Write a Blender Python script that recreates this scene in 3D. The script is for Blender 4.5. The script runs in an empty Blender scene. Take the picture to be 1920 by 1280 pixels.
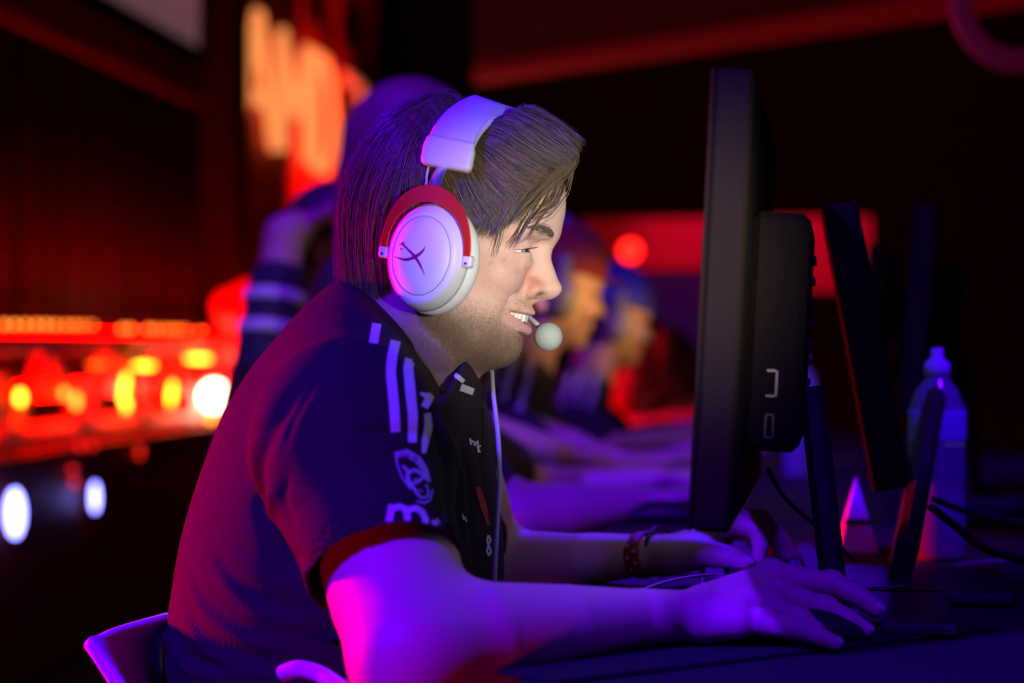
import bpy, math, random
import numpy as np
from mathutils import Vector, Matrix
from mathutils.bvhtree import BVHTree
R = math.radians
rng = np.random.default_rng(7); random.seed(7)
S = bpy.context.scene
COL = S.collection

# ------------------------------------------------------------------ camera
CAMZ, CAMY, FPX = 1.0, -1.9, 4000.0
cam = bpy.data.objects.new('camera', bpy.data.cameras.new('camera'))
COL.objects.link(cam); S.camera = cam
cam.location = (0, CAMY, CAMZ); cam.rotation_euler = (R(90), 0, 0)
cam.data.lens = 75.0; cam.data.sensor_width = 36.0
cam.data.clip_start = 0.05; cam.data.clip_end = 200
cam.data.dof.use_dof = True; cam.data.dof.focus_distance = 1.84
cam.data.dof.aperture_fstop = 3.5; cam.data.dof.aperture_blades = 0

def P(px, py, d=1.9):
    return np.array([(px - 960) / FPX * d, d + CAMY, CAMZ - (py - 640) / FPX * d])

# ------------------------------------------------------------------ world
W = bpy.data.worlds.new('dark_hall'); S.world = W; W.use_nodes = True
W.node_tree.nodes['Background'].inputs[0].default_value = (0.012, 0.003, 0.005, 1)
W.node_tree.nodes['Background'].inputs[1].default_value = 0.35
S.view_settings.view_transform = 'Standard'; S.view_settings.look = 'None'
S.view_settings.gamma = 1; S.view_settings.use_curve_mapping = False
S.view_settings.exposure = 0.0

def lamp(name, kind, loc, target, energy, color, size=0.3, spot=50, blend=0.6):
    l = bpy.data.lights.new(name, kind); l.energy = energy; l.color = color
    if kind == 'AREA': l.shape = 'DISK'; l.size = size
    else: l.shadow_soft_size = size
    if kind == 'SPOT': l.spot_size = R(spot); l.spot_blend = blend
    o = bpy.data.objects.new(name, l); COL.objects.link(o); o.location = loc
    v = Vector(target) - Vector(loc); o.rotation_euler = v.to_track_quat('-Z', 'Y').to_euler()
    return o
BLUE = (0.07, 0.0, 1.0); RED = (1.0, 0.0, 0.012); WARM = (1.0, 0.45, 0.12)
# stage wash lamps of the hall, with added fill spots among them: blue from above on the player's right, red from the stage behind him
lamp('blue_stage_lamp', 'SPOT', (-1.7, -1.9, 2.9), (0.0, -0.1, 0.92), 1050, BLUE, 0.10, 46, 0.5)
lamp('blue_desk_lamp', 'SPOT', (0.42, -2.1, 2.7), (0.30, -0.16, 0.78), 220, BLUE, 0.08, 15, 0.8)  # narrow spot added to turn the near hand blue
lamp('blue_far_arm_lamp', 'SPOT', (0.30, 2.3, 2.9), (0.11, 0.20, 0.80), 420, BLUE, 0.05, 11, 0.6)  # added from behind, brings blue onto the far forearm only
lamp('red_far_row_lamp', 'SPOT', (-0.5, 3.6, 1.9), (0.37, 4.5, 0.85), 130, RED, 0.08, 26, 0.8)  # extra spot put in to brighten the red-shirted player
lamp('blue_bottle_lamp', 'SPOT', (0.95, -0.7, 2.8), (0.44, 0.5, 0.86), 260, BLUE, 0.05, 15, 0.8)  # extra spot put in so the bottle shows blue
lamp('violet_stage_lamp', 'SPOT', (-2.6, -1.2, 1.6), (-0.15, -0.1, 0.95), 34, (0.6, 0.0, 1.0), 0.15, 40, 0.7)
lamp('red_stage_lamp', 'SPOT', (-2.1, 0.9, 0.9), (-0.15, -0.1, 1.0), 620, RED, 0.12, 60, 0.6)
lamp('red_floor_lamp', 'SPOT', (-0.7, -1.6, 0.25), (0.05, -0.25, 0.8), 14, RED, 0.1, 60, 0.8)
lamp('red_row_lamp', 'SPOT', (-2.1, 3.4, 1.3), (0.2, 3.2, 0.9), 200, RED, 0.1, 70, 0.8)
lamp('blue_row_lamp', 'SPOT', (-0.9, 0.9, 3.2), (0.05, 2.4, 0.8), 260, (0.14, 0.0, 1.0), 0.1, 50, 0.8)
# added key spot for the face, set to the right of the camera
lamp('opposite_screen_glow', 'SPOT', (0.42, -1.55, 1.08), (0.04, -0.02, 1.06), 130, (1.0, 0.97, 0.86), 0.05, 12.5, 1.0)
lamp('red_wall_lamp', 'SPOT', (-0.887, 10.6, 0.5), (-1.25, 11.2, 2.0), 1100, (1, 0.0, 0.0), 0.1, 60, 1.0)
lamp('red_backdrop_lamp', 'SPOT', (1.1, 7.6, 2.6), (1.3, 9.1, 1.5), 75, (1.0, 0.0, 0.10), 0.1, 50, 0.6)

# ------------------------------------------------------------------ materials
def mat(name, color, rough=0.5, metal=0.0, emit=None, estr=0.0, bump=0.0, bscale=200, vary=0.0, vscale=8, spec=0.5,
        attr=None, sss=0.0, coat=0.0, trans=0.0, aniso=None):
    m = bpy.data.materials.new(name); m.use_nodes = True
    n, l = m.node_tree.nodes, m.node_tree.links
    b = n['Principled BSDF']
    b.inputs['Base Color'].default_value = (*color, 1); b.inputs['Roughness'].default_value = rough
    b.inputs['Metallic'].default_value = metal; b.inputs['Specular IOR Level'].default_value = spec
    b.inputs['Coat Weight'].default_value = coat; b.inputs['Transmission Weight'].default_value = trans
    if sss:
        b.inputs['Subsurface Weight'].default_value = sss
        b.inputs['Subsurface Radius'].default_value = (1.0, 0.35, 0.2); b.inputs['Subsurface Scale'].default_value = 0.006
    if emit:
        b.inputs['Emission Color'].default_value = (*emit, 1); b.inputs['Emission Strength'].default_value = estr
    tc = n.new('ShaderNodeTexCoord')
    src = None
    if attr:
        a = n.new('ShaderNodeVertexColor'); a.layer_name = attr; src = a.outputs['Color']
    if vary:
        t = n.new('ShaderNodeTexNoise'); t.inputs['Scale'].default_value = vscale; t.inputs['Detail'].default_value = 4
        l.new(tc.outputs['Object'], t.inputs['Vector'])
        mx = n.new('ShaderNodeMix'); mx.data_type = 'RGBA'; mx.blend_type = 'MULTIPLY'
        mr = n.new('ShaderNodeMapRange'); mr.inputs['To Min'].default_value = 1 - vary; mr.inputs['To Max'].default_value = 1 + vary
        mr.inputs['From Min'].default_value = .3; mr.inputs['From Max'].default_value = .7
        l.new(t.outputs['Fac'], mr.inputs['Value']); mx.inputs['Factor'].default_value = 1
        l.new(mr.outputs[0], mx.inputs[7])
        if src: l.new(src, mx.inputs[6])
        else: mx.inputs[6].default_value = (*color, 1)
        src = mx.outputs[2]
    if src: l.new(src, b.inputs['Base Color'])
    if bump:
        t = n.new('ShaderNodeTexNoise'); t.inputs['Scale'].default_value = bscale; t.inputs['Detail'].default_value = 3
        l.new(tc.outputs['Object'], t.inputs['Vector'])
        bp = n.new('ShaderNodeBump'); bp.inputs['Strength'].default_value = bump; bp.inputs['Distance'].default_value = 0.002
        l.new(t.outputs['Fac'], bp.inputs['Height']); l.new(bp.outputs[0], b.inputs['Normal'])
    return m

M = {}
M['black'] = mat('black_plastic', (0.022, 0.018, 0.011), 0.55, bump=0.15, bscale=900)
M['darkmat'] = mat('matte_black', (0.012, 0.012, 0.012), 0.8)
M['monitor'] = mat('monitor_plastic', (0.016, 0.010, 0.004), 0.8, spec=0.08, bump=0.1, bscale=1200)
M['white'] = mat('white_plastic', (0.82, 0.82, 0.80), 0.42, bump=0.04, bscale=1500)
M['leather'] = mat('white_leather', (0.80, 0.79, 0.79), 0.5, bump=0.2, bscale=600)
M['foam'] = mat('grey_foam', (0.52, 0.55, 0.50), 0.95, bump=0.6, bscale=2500)
M['redmetal'] = mat('brushed_metal', (0.82, 0.78, 0.78), 0.32, 0.95, bump=0.15, bscale=1800)
M['yoke'] = mat('red_anodised_metal', (0.85, 0.05, 0.008), 0.34, 0.5, bump=0.15, bscale=1800)
M['logo'] = mat('red_print', (0.28, 0.01, 0.06), 0.4)
M['cloth'] = mat('jersey_black', (0.028, 0.019, 0.021), 0.85, spec=0.15, bump=0.25, bscale=1800, vary=0.12, vscale=500)
M['stripe'] = mat('jersey_white', (0.75, 0.76, 0.78), 0.8, bump=0.4, bscale=1500)
M['patch'] = mat('jersey_print', (0.46, 0.47, 0.52), 0.8)
M['redprint'] = mat('jersey_red_print', (0.45, 0.02, 0.02), 0.8)
M['skin'] = mat('skin', (0.6, 0.4, 0.33), 0.52, attr='tone', sss=0.12, bump=0.10, bscale=1300, vary=0.13, vscale=900, spec=0.4)
M['skinfar'] = mat('skin_far', (0.62, 0.40, 0.30), 0.5)
M['hair'] = mat('brown_hair', (0.11, 0.075, 0.045), 0.40, spec=0.6, attr='tone')
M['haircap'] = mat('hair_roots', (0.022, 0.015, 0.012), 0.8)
M['brow'] = mat('eyebrow_hair', (0.15, 0.105, 0.085), 0.6)
M['tooth'] = mat('tooth_enamel', (0.80, 0.77, 0.64), 0.2, coat=0.5)
M['eyewhite'] = mat('eye_white', (0.72, 0.68, 0.66), 0.15, coat=0.6)
M['iris'] = mat('iris_blue_grey', (0.12, 0.17, 0.2), 0.15, coat=0.8)
M['pupil'] = mat('pupil', (0.004, 0.004, 0.004), 0.1, coat=1.0)
M['mouth'] = mat('mouth_inside', (0.10, 0.015, 0.02), 0.4)
M['nail'] = mat('nail', (0.7, 0.5, 0.45), 0.25, coat=0.4)
M['cable'] = mat('white_cable', (0.55, 0.55, 0.5), 0.5)
M['denim'] = mat('dark_trousers', (0.02, 0.02, 0.025), 0.85, bump=0.3, bscale=900)
M['chair'] = mat('white_chair_shell', (0.8, 0.8, 0.8), 0.3)

# ------------------------------------------------------------------ scene graph helpers
def link(name, me, m=None, parent=None, smooth=True):
    o = bpy.data.objects.new(name, me); COL.objects.link(o)
    if m is not None and not me.materials: me.materials.append(m)
    if parent:
        o.parent = parent
        if parent.type == 'EMPTY': o.matrix_parent_inverse = Matrix.Translation(-parent.location)   # meshes are written in world space
    if smooth and len(me.polygons): me.polygons.foreach_set('use_smooth', [True] * len(me.polygons))
    return o
def thing(name, label, cat, loc=(0, 0, 0), group=None):
    o = bpy.data.objects.new(name, None); COL.objects.link(o); o.location = loc
    o.empty_display_size = 0.05
    return tag(o, label, cat, group)
def tag(o, label, cat, group=None):
    o['label'] = label; o['category'] = cat
    if group: o['group'] = group
    return o
def struct(o):
    o['kind'] = 'structure'; return o

class MB:
    """collects geometry for one mesh"""
    def __init__(s): s.v = []; s.f = []
    def add(s, v, f):
        b = len(s.v); s.v += [tuple(map(float, p)) for p in v]; s.f += [tuple(b + i for i in q) for q in f]; return s
    def box(s, c, size, rot=None, bev=0.0):
        hx, hy, hz = [a / 2 for a in size]; c = np.array(c, float)
        if bev <= 0:
            v = [(x, y, z) for x in (-hx, hx) for y in (-hy, hy) for z in (-hz, hz)]
            f = [(0, 1, 3, 2), (4, 6, 7, 5), (0, 4, 5, 1), (2, 3, 7, 6), (0, 2, 6, 4), (1, 5, 7, 3)]
        else:
            b = min(bev, hx * .9, hy * .9, hz * .9); v = []; f = []
            for sx in (-1, 1):
                for sy in (-1, 1):
                    for sz in (-1, 1):
                        v += [(sx * hx, sy * (hy - b), sz * (hz - b)), (sx * (hx - b), sy * hy, sz * (hz - b)), (sx * (hx - b), sy * (hy - b), sz * hz)]
            def q(sx, sy, sz, a): return ((sx > 0) * 4 + (sy > 0) * 2 + (sz > 0)) * 3 + a
            for a in range(3):
                for sg in (-1, 1):
                    cs = []
                    for (p, r) in ((-1, -1), (1, -1), (1, 1), (-1, 1)):
                        t = [p, r]; t.insert(a, sg); cs.append(q(*t, a))
                    f.append(tuple(cs if (sg > 0) == (a != 1) else cs[::-1]))
            for sx in (-1, 1):
                for sy in (-1, 1):
                    for sz in (-1, 1):
                        t = (q(sx, sy, sz, 0), q(sx, sy, sz, 1), q(sx, sy, sz, 2)); f.append(t if sx * sy * sz > 0 else t[::-1])
            for a in range(3):
                o1, o2 = [i for i in range(3) if i != a]
                for s1 in (-1, 1):
                    for s2 in (-1, 1):
                        def k(e, w):
                            t = [0, 0, 0]; t[a] = e; t[o1] = s1; t[o2] = s2; return q(*t, w)
                        t = (k(-1, o1), k(1, o1), k(1, o2), k(-1, o2))
                        f.append(t)
        v = np.array(v)
        if rot is not None: v = v @ np.array(rot).T
        return s.add(v + c, f)
    def tube(s, pts, r, n=8, cap=True):
        pts = [np.array(p, float) for p in pts]; m = len(pts)
        rr = [r] * m if np.isscalar(r) else list(r)
        V = []; up = None
        for i, p in enumerate(pts):
            t = pts[min(i + 1, m - 1)] - pts[max(i - 1, 0)]; t /= (np.linalg.norm(t) + 1e-12)
            if up is None:
                up = np.cross(t, [0.3, 0.2, 1.0]) if abs(t[2]) < .9 else np.cross(t, [1.0, .1, 0])
            up = up - t * np.dot(up, t); up /= (np.linalg.norm(up) + 1e-12); w = np.cross(t, up)
            for j in range(n):
                a = 2 * math.pi * j / n; V.append(p + rr[i] * (math.cos(a) * up + math.sin(a) * w))
        F = [(i * n + j, i * n + (j + 1) % n, (i + 1) * n + (j + 1) % n, (i + 1) * n + j) for i in range(m - 1) for j in range(n)]
        if cap: F += [tuple(range(n))[::-1], tuple((m - 1) * n + j for j in range(n))]
        return s.add(V, F)
    def lathe(s, prof, c=(0, 0, 0), rot=None, n=24, sc=(1, 1)):
        """profile (r, z) turned about z; sc stretches x, y"""
        V = [(r * math.cos(2 * math.pi * j / n) * sc[0], r * math.sin(2 * math.pi * j / n) * sc[1], z) for r, z in prof for j in range(n)]
        F = [(i * n + j, i * n + (j + 1) % n, (i + 1) * n + (j + 1) % n, (i + 1) * n + j) for i in range(len(prof) - 1) for j in range(n)]
        F += [tuple(range(n))[::-1], tuple((len(prof) - 1) * n + j for j in range(n))]
        V = np.array(V)
        if rot is not None: V = V @ np.array(rot).T
        return s.add(V + np.array(c), F)
    def ribbon(s, pts, sides, w, th):
        """flat bar along pts; sides = unit vectors across, w width, th thickness"""
        pts = [np.array(p, float) for p in pts]; m = len(pts); V = []
        ww = [w] * m if np.isscalar(w) else w
        for i, p in enumerate(pts):
            t = pts[min(i + 1, m - 1)] - pts[max(i - 1, 0)]; t /= np.linalg.norm(t)
            a = np.array(sides[i] if not np.isscalar(sides[0]) else sides, float); a = a - t * np.dot(a, t); a /= np.linalg.norm(a)
            nrm = np.cross(t, a); h = ww[i] / 2; q = th / 2; e = min(h, q) * .6
            V += [p + a * h + nrm * (q - e), p + a * (h - e) + nrm * q, p - a * (h - e) + nrm * q, p - a * h + nrm * (q - e),
                  p - a * h - nrm * (q - e), p - a * (h - e) - nrm * q, p + a * (h - e) - nrm * q, p + a * h - nrm * (q - e)]
        n = 8
        F = [(i * n + j, i * n + (j + 1) % n, (i + 1) * n + (j + 1) % n, (i + 1) * n + j) for i in range(m - 1) for j in range(n)]
        F += [tuple(range(n))[::-1], tuple((m - 1) * n + j for j in range(n))]
        return s.add(V, F)
    def mesh(s, name):
        me = bpy.data.meshes.new(name); me.from_pydata(s.v, [], s.f); me.validate(); me.update()
        import bmesh
        bm = bmesh.new(); bm.from_mesh(me); bmesh.ops.recalc_face_normals(bm, faces=bm.faces); bm.to_mesh(me); bm.free()
        return me
    def build(s, name, m, parent=None, smooth=False):
        return link(name, s.mesh(name), m, parent, smooth)

def spline(pts, n=12):
    p = np.array(pts, float); p = np.vstack([2 * p[0] - p[1], p, 2 * p[-1] - p[-2]]); out = []
    for i in range(1, len(p) - 2):
        for t in np.linspace(0, 1, n, endpoint=False):
            a, b, c, d = p[i - 1:i + 3]
            out.append(.5 * (2 * b + (c - a) * t + (2 * a - 5 * b + 4 * c - d) * t * t + (3 * b - a - 3 * c + d) * t ** 3))
    out.append(p[-2]); return np.array(out)

# ------------------------------------------------------------------ implicit surfaces -> one continuous mesh
def _len(v): return np.sqrt((v * v).sum(-1))
class SDF:
    def __init__(s): s.p = []
    def _a(s, fn, lo, hi, op, k): s.p.append((fn, np.array(lo, float), np.array(hi, float), op, k)); return s
    def ell(s, c, r, Rm=None, op='u', k=0.01):
        c = np.array(c, float); r = np.array(r, float); Rm = np.eye(3) if Rm is None else np.array(Rm)
        def fn(p):
            q = (p - c) @ Rm; k0 = _len(q / r); k1 = _len(q / (r * r)) + 1e-9; return k0 * (k0 - 1) / k1
        m = r.max(); return s._a(fn, c - m, c + m, op, k)
    def cone(s, a, b, ra, rb=None, op='u', k=0.01):
        a = np.array(a, float); b = np.array(b, float); rb = ra if rb is None else rb
        def fn(p):
            ba = b - a; l2 = ba @ ba + 1e-12; t = np.clip((p - a) @ ba / l2, 0, 1)
            return _len(p - a - t[:, None] * ba) - (ra + (rb - ra) * t)
        m = max(ra, rb); return s._a(fn, np.minimum(a, b) - m, np.maximum(a, b) + m, op, k)
    def chain(s, pts, rr, op='u', k=0.01):
        rr = [rr] * len(pts) if np.isscalar(rr) else rr
        pts = [np.array(p, float) for p in pts]; m = max(rr)
        def fn(p):
            d = None
            for i in range(len(pts) - 1):
                a, b = pts[i], pts[i + 1]; ba = b - a; t = np.clip((p - a) @ ba / (ba @ ba + 1e-12), 0, 1)
                e = _len(p - a - t[:, None] * ba) - (rr[i] + (rr[i + 1] - rr[i]) * t)
                d = e if d is None else np.minimum(d, e)
            return d
        A = np.array(pts); return s._a(fn, A.min(0) - m, A.max(0) + m, op, k)
    def box(s, c, h, Rm=None, rnd=0.005, op='u', k=0.01):
        c = np.array(c, float); h = np.array(h, float); Rm = np.eye(3) if Rm is None else np.array(Rm)
        def fn(p):
            q = np.abs((p - c) @ Rm) - (h - rnd); return _len(np.maximum(q, 0)) + np.minimum(q.max(-1), 0) - rnd
        m = np.linalg.norm(h); return s._a(fn, c - m, c + m, op, k)
    def fn(s, f, lo, hi, op='u', k=0.01): return s._a(f, lo, hi, op, k)
    def mesh(s, h, name='surface', B=16):
        ad = [q for q in s.p if q[3] == 'u']
        LO = np.min([q[1] for q in ad], 0) - 4 * h; HI = np.max([q[2] for q in ad], 0) + 4 * h
        n = np.ceil((HI - LO) / h / B).astype(int)
        g = np.arange(-1, B + 1); G = np.stack(np.meshgrid(g, g, g, indexing='ij'), -1).reshape(-1, 3)
        L = B + 2; KV = []; PV = []; Q = []
        BIG = 1 << 20
        blo = LO[None] + np.stack(np.meshgrid(*[np.arange(k) for k in n], indexing='ij'), -1).reshape(-1, 3) * B * h
        size = B * h
        act = np.zeros(len(blo), bool)
        for q in ad: act |= np.all((blo + size + h > q[1] - 2 * q[4]) & (blo - h < q[2] + 2 * q[4]), 1)
        for b0 in blo[act]:
            b1 = b0 + size
            ops = [q for q in s.p if np.all((b1 + h > q[1] - 2 * q[4]) & (b0 - h < q[2] + 2 * q[4]))]
            ce = s._eval((b0 + b1)[None] / 2, ops)
            if ce is None or abs(ce[0]) > size * 1.35: continue
            i0 = np.round((b0 - LO) / h).astype(int)
            v = s._eval(LO + (G + i0) * h, ops)
            if v is None or v.min() > 0 or v.max() < 0: continue
            v = v.reshape(L, L, L); sg = v < 0
            C = L - 1
            num = np.zeros((C, C, C)); acc = np.zeros((C, C, C, 3)); 
            for ax in range(3):
                for o1 in (0, 1):
                    for o2 in (0, 1):
                        sl0 = [slice(o1, o1 + C), slice(o2, o2 + C)]; sl0.insert(ax, slice(0, C))
                        sl1 = [slice(o1, o1 + C), slice(o2, o2 + C)]; sl1.insert(ax, slice(1, C + 1))
                        a = v[tuple(sl0)]; b = v[tuple(sl1)]; cr = (a < 0) != (b < 0)
                        t = np.where(cr, a / np.where(cr, a - b, 1), 0)
                        num += cr; oo = [o1, o2]; oo.insert(ax, 0)
                        for e in range(3): acc[..., e] += np.where(cr, t if e == ax else oo[e], 0)
            m = num > 0
            if not m.any(): continue
            idx = np.argwhere(m); gi = idx - 1 + i0
            KV.append((gi[:, 0] + 8) * BIG * BIG + (gi[:, 1] + 8) * BIG + gi[:, 2] + 8)
            PV.append(LO + (gi + acc[m] / num[m][:, None]) * h)
            for ax in range(3):
                a = sg[1:C, 1:C, 1:C]; sl = [slice(1, C)] * 3; sl[ax] = slice(2, C + 1); b = sg[tuple(sl)]
                for flip in (0, 1):
                    cr = (a & ~b) if flip else (~a & b)
                    e = np.argwhere(cr)
                    if not len(e): continue
                    e = e + i0
                    u, w = [k for k in range(3) if k != ax]
                    cs = []
                    for (du, dw) in ((0, 0), (-1, 0), (-1, -1), (0, -1)):
                        c = e.copy(); c[:, u] += du; c[:, w] += dw; cs.append((c[:, 0] + 8) * BIG * BIG + (c[:, 1] + 8) * BIG + c[:, 2] + 8)
                    if (flip == 1) == (ax == 1): cs = cs[::-1]
                    Q.append(np.stack(cs, 1))
        K = np.concatenate(KV); V = np.concatenate(PV); Qa = np.concatenate(Q)
        uk, first = np.unique(K, return_index=True); V = V[first]
        F = np.searchsorted(uk, Qa); F = np.clip(F, 0, len(uk) - 1); ok = (uk[F] == Qa).all(1); F = F[ok]
        me = bpy.data.meshes.new(name)
        me.vertices.add(len(V)); me.vertices.foreach_set('co', V.astype(np.float32).ravel())
        me.loops.add(len(F) * 4); me.loops.foreach_set('vertex_index', F.astype(np.int32).ravel())
        me.polygons.add(len(F)); me.polygons.foreach_set('loop_start', np.arange(0, len(F) * 4, 4, dtype=np.int32))
        me.polygons.foreach_set('use_smooth', np.ones(len(F), bool))
        me.update(calc_edges=True)
        return me
    def _eval(s, p, ops):
        d = None
        for fn, lo, hi, op, k in ops:
            if op == 'u':
                e = fn(p)
                if d is None: d = e
                else:
                    hh = np.clip(.5 + .5 * (e - d) / k, 0, 1); d = e * (1 - hh) + d * hh - k * hh * (1 - hh)
            elif d is not None:
                e = -fn(p); hh = np.clip(.5 - .5 * (e - d) / k, 0, 1); d = e * (1 - hh) + d * hh + k * hh * (1 - hh)
        return d
def coords(me):
    a = np.zeros(len(me.vertices) * 3, np.float32); me.vertices.foreach_get('co', a); return a.reshape(-1, 3).astype(float)
def relax(me, it=1, lam=0.5):
    """light Laplacian smoothing of the grid steps"""
    v = coords(me); e = np.zeros(len(me.edges) * 2, np.int32); me.edges.foreach_get('vertices', e); e = e.reshape(-1, 2)
    cnt = np.bincount(e.ravel(), minlength=len(v))[:, None]
    for _ in range(it):
        a = np.zeros_like(v)
        for c in range(3):
            a[:, c] = np.bincount(e[:, 0], v[e[:, 1], c], len(v)) + np.bincount(e[:, 1], v[e[:, 0], c], len(v))
        v = v * (1 - lam) + lam * a / np.maximum(cnt, 1)
    me.vertices.foreach_set('co', v.astype(np.float32).ravel()); me.update()
def paint(me, rgb, name='tone'):
    a = me.color_attributes.new(name, 'FLOAT_COLOR', 'POINT')
    c = np.ones((len(me.vertices), 4), np.float32); c[:, :3] = rgb; a.data.foreach_set('color', c.ravel())

# ================================================================== the player in the foreground
YAW = R(10)
FW = np.array([math.cos(YAW), -math.sin(YAW), 0]); SD = np.array([-math.sin(YAW), -math.cos(YAW), 0]); UP = np.array([0, 0, 1.0])
HO = P(830, 480, 1.9); HR = np.stack([FW, SD, UP], 1)
def L(x, s, z): return HO + (x * FW + s * SD + z * UP) * .01          # head frame in cm: forward, towards the camera, up
def loc(p): return (p - HO) @ HR * 100
def tilt(a):                                                         # head frame pitched by a degrees
    c, s_ = math.cos(R(a)), math.sin(R(a))
    return HR @ np.array([[c, 0, s_], [0, 1, 0], [-s_, 0, c]])
cm = .01
player = thing('person', 'smiling young man in the foreground, black striped jersey, hands on mouse and keyboard', 'person', P(600, 1330, 1.9))

B = SDF()
# --- head
B.ell(L(1.35, 0, 5.4), (.0920, .0745, .0785), tilt(10), k=.01)
B.ell(L(6.05, 0, 4.6), (.045, .0600, .0560), tilt(4), k=.02)                     # forehead
B.ell(L(2.4, 0, -2.0), (.0490, .0590, .0655), tilt(10), k=.02)                  # face mass
B.ell(L(1.6, 0, -4.5), (.048, .0585, .0465), HR, k=.02)                         # jaw width
for s in (-1, 1):
    B.chain([L(.6, 5.0 * s, -4.2), L(3.4, 3.8 * s, -7.2), L(4.9, 1.4 * s, -8.0)], [.020, .0200, .0165], k=.015)   # jaw line
    B.ell(L(5.6, 3.7 * s, -1.7), (.0215, .0225, .0200), tilt(20), k=.018)      # raised cheek
    B.cone(L(9.15, .7 * s, 1.95), L(7.3, 4.5 * s, 2.0), .0088, .0098, k=.012)   # brow ridge
    B.ell(L(8.7, 3.2 * s, .35), (.0130, .0150, .0090), HR, op='s', k=.012)      # socket
    B.ell(L(9.3, 1.5 * s, .10), (.0060, .0050, .0100), HR, op='s', k=.010)
B.ell(L(5.15, 0, -8.05), (.0170, .0200, .0165), HR, k=.010)                      # chin
B.ell(L(3.6, 0, -7.9), (.030, .035, .0160), HR, k=.012)                         # under the chin
B.ell(L(4.6, 0, -5.1), (.0350, .0345, .0270), tilt(4), k=.012)                 # muzzle
# nose
B.chain([L(8.95, 0, 1.2), L(9.20, 0, -.6), L(9.55, 0, -1.9)], [.0060, .0060, .0072], k=.008)
B.cone(L(7.9, 0, .2), L(8.5, 0, -2.7), .0095, .0112, k=.010)
B.ell(L(9.78, 0, -2.92), (.0096, .0090, .0086), HR, k=.005)
B.cone(L(9.5, 0, -3.42), L(8.35, 0, -3.72), .0044, .0045, k=.005)
for s in (-1, 1):
    B.ell(L(8.10, 1.30 * s, -2.95), (.0100, .0060, .0085), tilt(8), k=.005)
    B.cone(L(9.3, .55 * s, -3.05), L(8.3, 1.25 * s, -3.1), .0058, .0056, k=.004)    # wing
    B.ell(L(9.2, 1.32 * s, -3.52), (.0060, .0036, .0022), tilt(-14), op='s', k=.0022)
    B.chain([L(8.55, 1.95 * s, -2.1), L(7.9, 2.2 * s, -3.1), L(7.3, 2.6 * s, -3.6)], .0010, op='s', k=.006)     # wing crease
    B.chain([L(6.9, 3.3 * s, -3.6), L(5.9, 4.0 * s, -4.6), L(5.0, 4.15 * s, -5.7), L(4.6, 4.0 * s, -7.0)], .0012, op='s', k=.0085)  # smile fold
    B.ell(L(4.6, 4.3 * s, -4.4), (.013, .010, .014), HR, k=.012)
# mouth
SM = 3.9
def zu(s): return -5.28 + .62 * (np.abs(s) / SM) ** 1.8
def zl(s): return -6.30 + 1.62 * (np.abs(s) / SM) ** 1.5
def xl(s): return 7.95 - 2.35 * (np.abs(s) / SM) ** 2
ss = np.linspace(-3.8, 3.8, 15)
B.chain([L(xl(s) + .02, s, zu(s) + .12) for s in ss], [.0030 - .0016 * abs(s) / 3.8 for s in ss], k=.006)
B.chain([L(xl(s) - .42, s, zl(s) - .28) for s in ss], [.0052 - .0038 * (abs(s) / 3.8) for s in ss], k=.005)
B.chain([L(7.15 - 1.2 * (s / 2) ** 2, s, -7.4 + .5 * abs(s)) for s in np.linspace(-1.8, 1.8, 7)], .0012, op='s', k=.009)
def cut(p):
    q = loc(p); s = q[:, 1]
    return np.maximum.reduce([zl(s) - q[:, 2], q[:, 2] - zu(s), np.abs(s) - 3.85, xl(s) - 2.2 - q[:, 0]]) * .009
B.fn(cut, L(5, 0, -5.5) - .05, L(7, 0, -5.5) + .05, op='s', k=.0012)
# eyes: lids round the ball, then the slit
EYE = [L(7.22, 3.12 * s, .32) for s in (1, -1)]
for s, e in zip((1, -1), EYE):
    B.ell(e, (.0141, .0141, .0130), HR, k=.0035)
    B.chain([L(8.1, 1.8 * s, -.5), L(8.2, 2.6 * s, -.85), L(7.8, 3.8 * s, -.8), L(7.0, 4.6 * s, -.35)], [.002, .0034, .0034, .002], k=.006)
    def slit(p, s=s):
        q = loc(p); y = (q[:, 1] * s - 3.15) / 1.5
        top = .34 + .13 * (1 - y * y) - .12 * y; bot = .27 - .09 * (1 - y * y) - .10 * y
        return np.maximum.reduce([bot - q[:, 2], q[:, 2] - top, np.abs(y) * 1.5 - 1.5, 7.2 - q[:, 0]]) * .009
    B.fn(slit, e - .018, e + .018, op='s', k=.0006)
    # ear (mostly under the cup)
    B.ell(L(-.6, 7.1 * s, .2), (.017, .006, .029), HR, k=.006)
# --- neck, shoulders, chest
B.cone(L(-.6, 0, -3.5), P(712, 690, 1.9), .0570, .0640, k=.03)
B.cone(L(-2.0, 0, -7), P(738, 760, 1.9), .0370, .0380, k=.015)
B.cone(P(712, 740, 1.9), P(695, 825, 1.72), .050, .050, k=.03)
B.cone(P(712, 740, 1.9), P(770, 810, 2.08), .050, .050, k=.03)
B.ell(P(690, 900, 1.9), (.105, .14, .14), k=.04)
B.ell(P(640, 1120, 1.9), (.115, .14, .17), k=.04)
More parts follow.
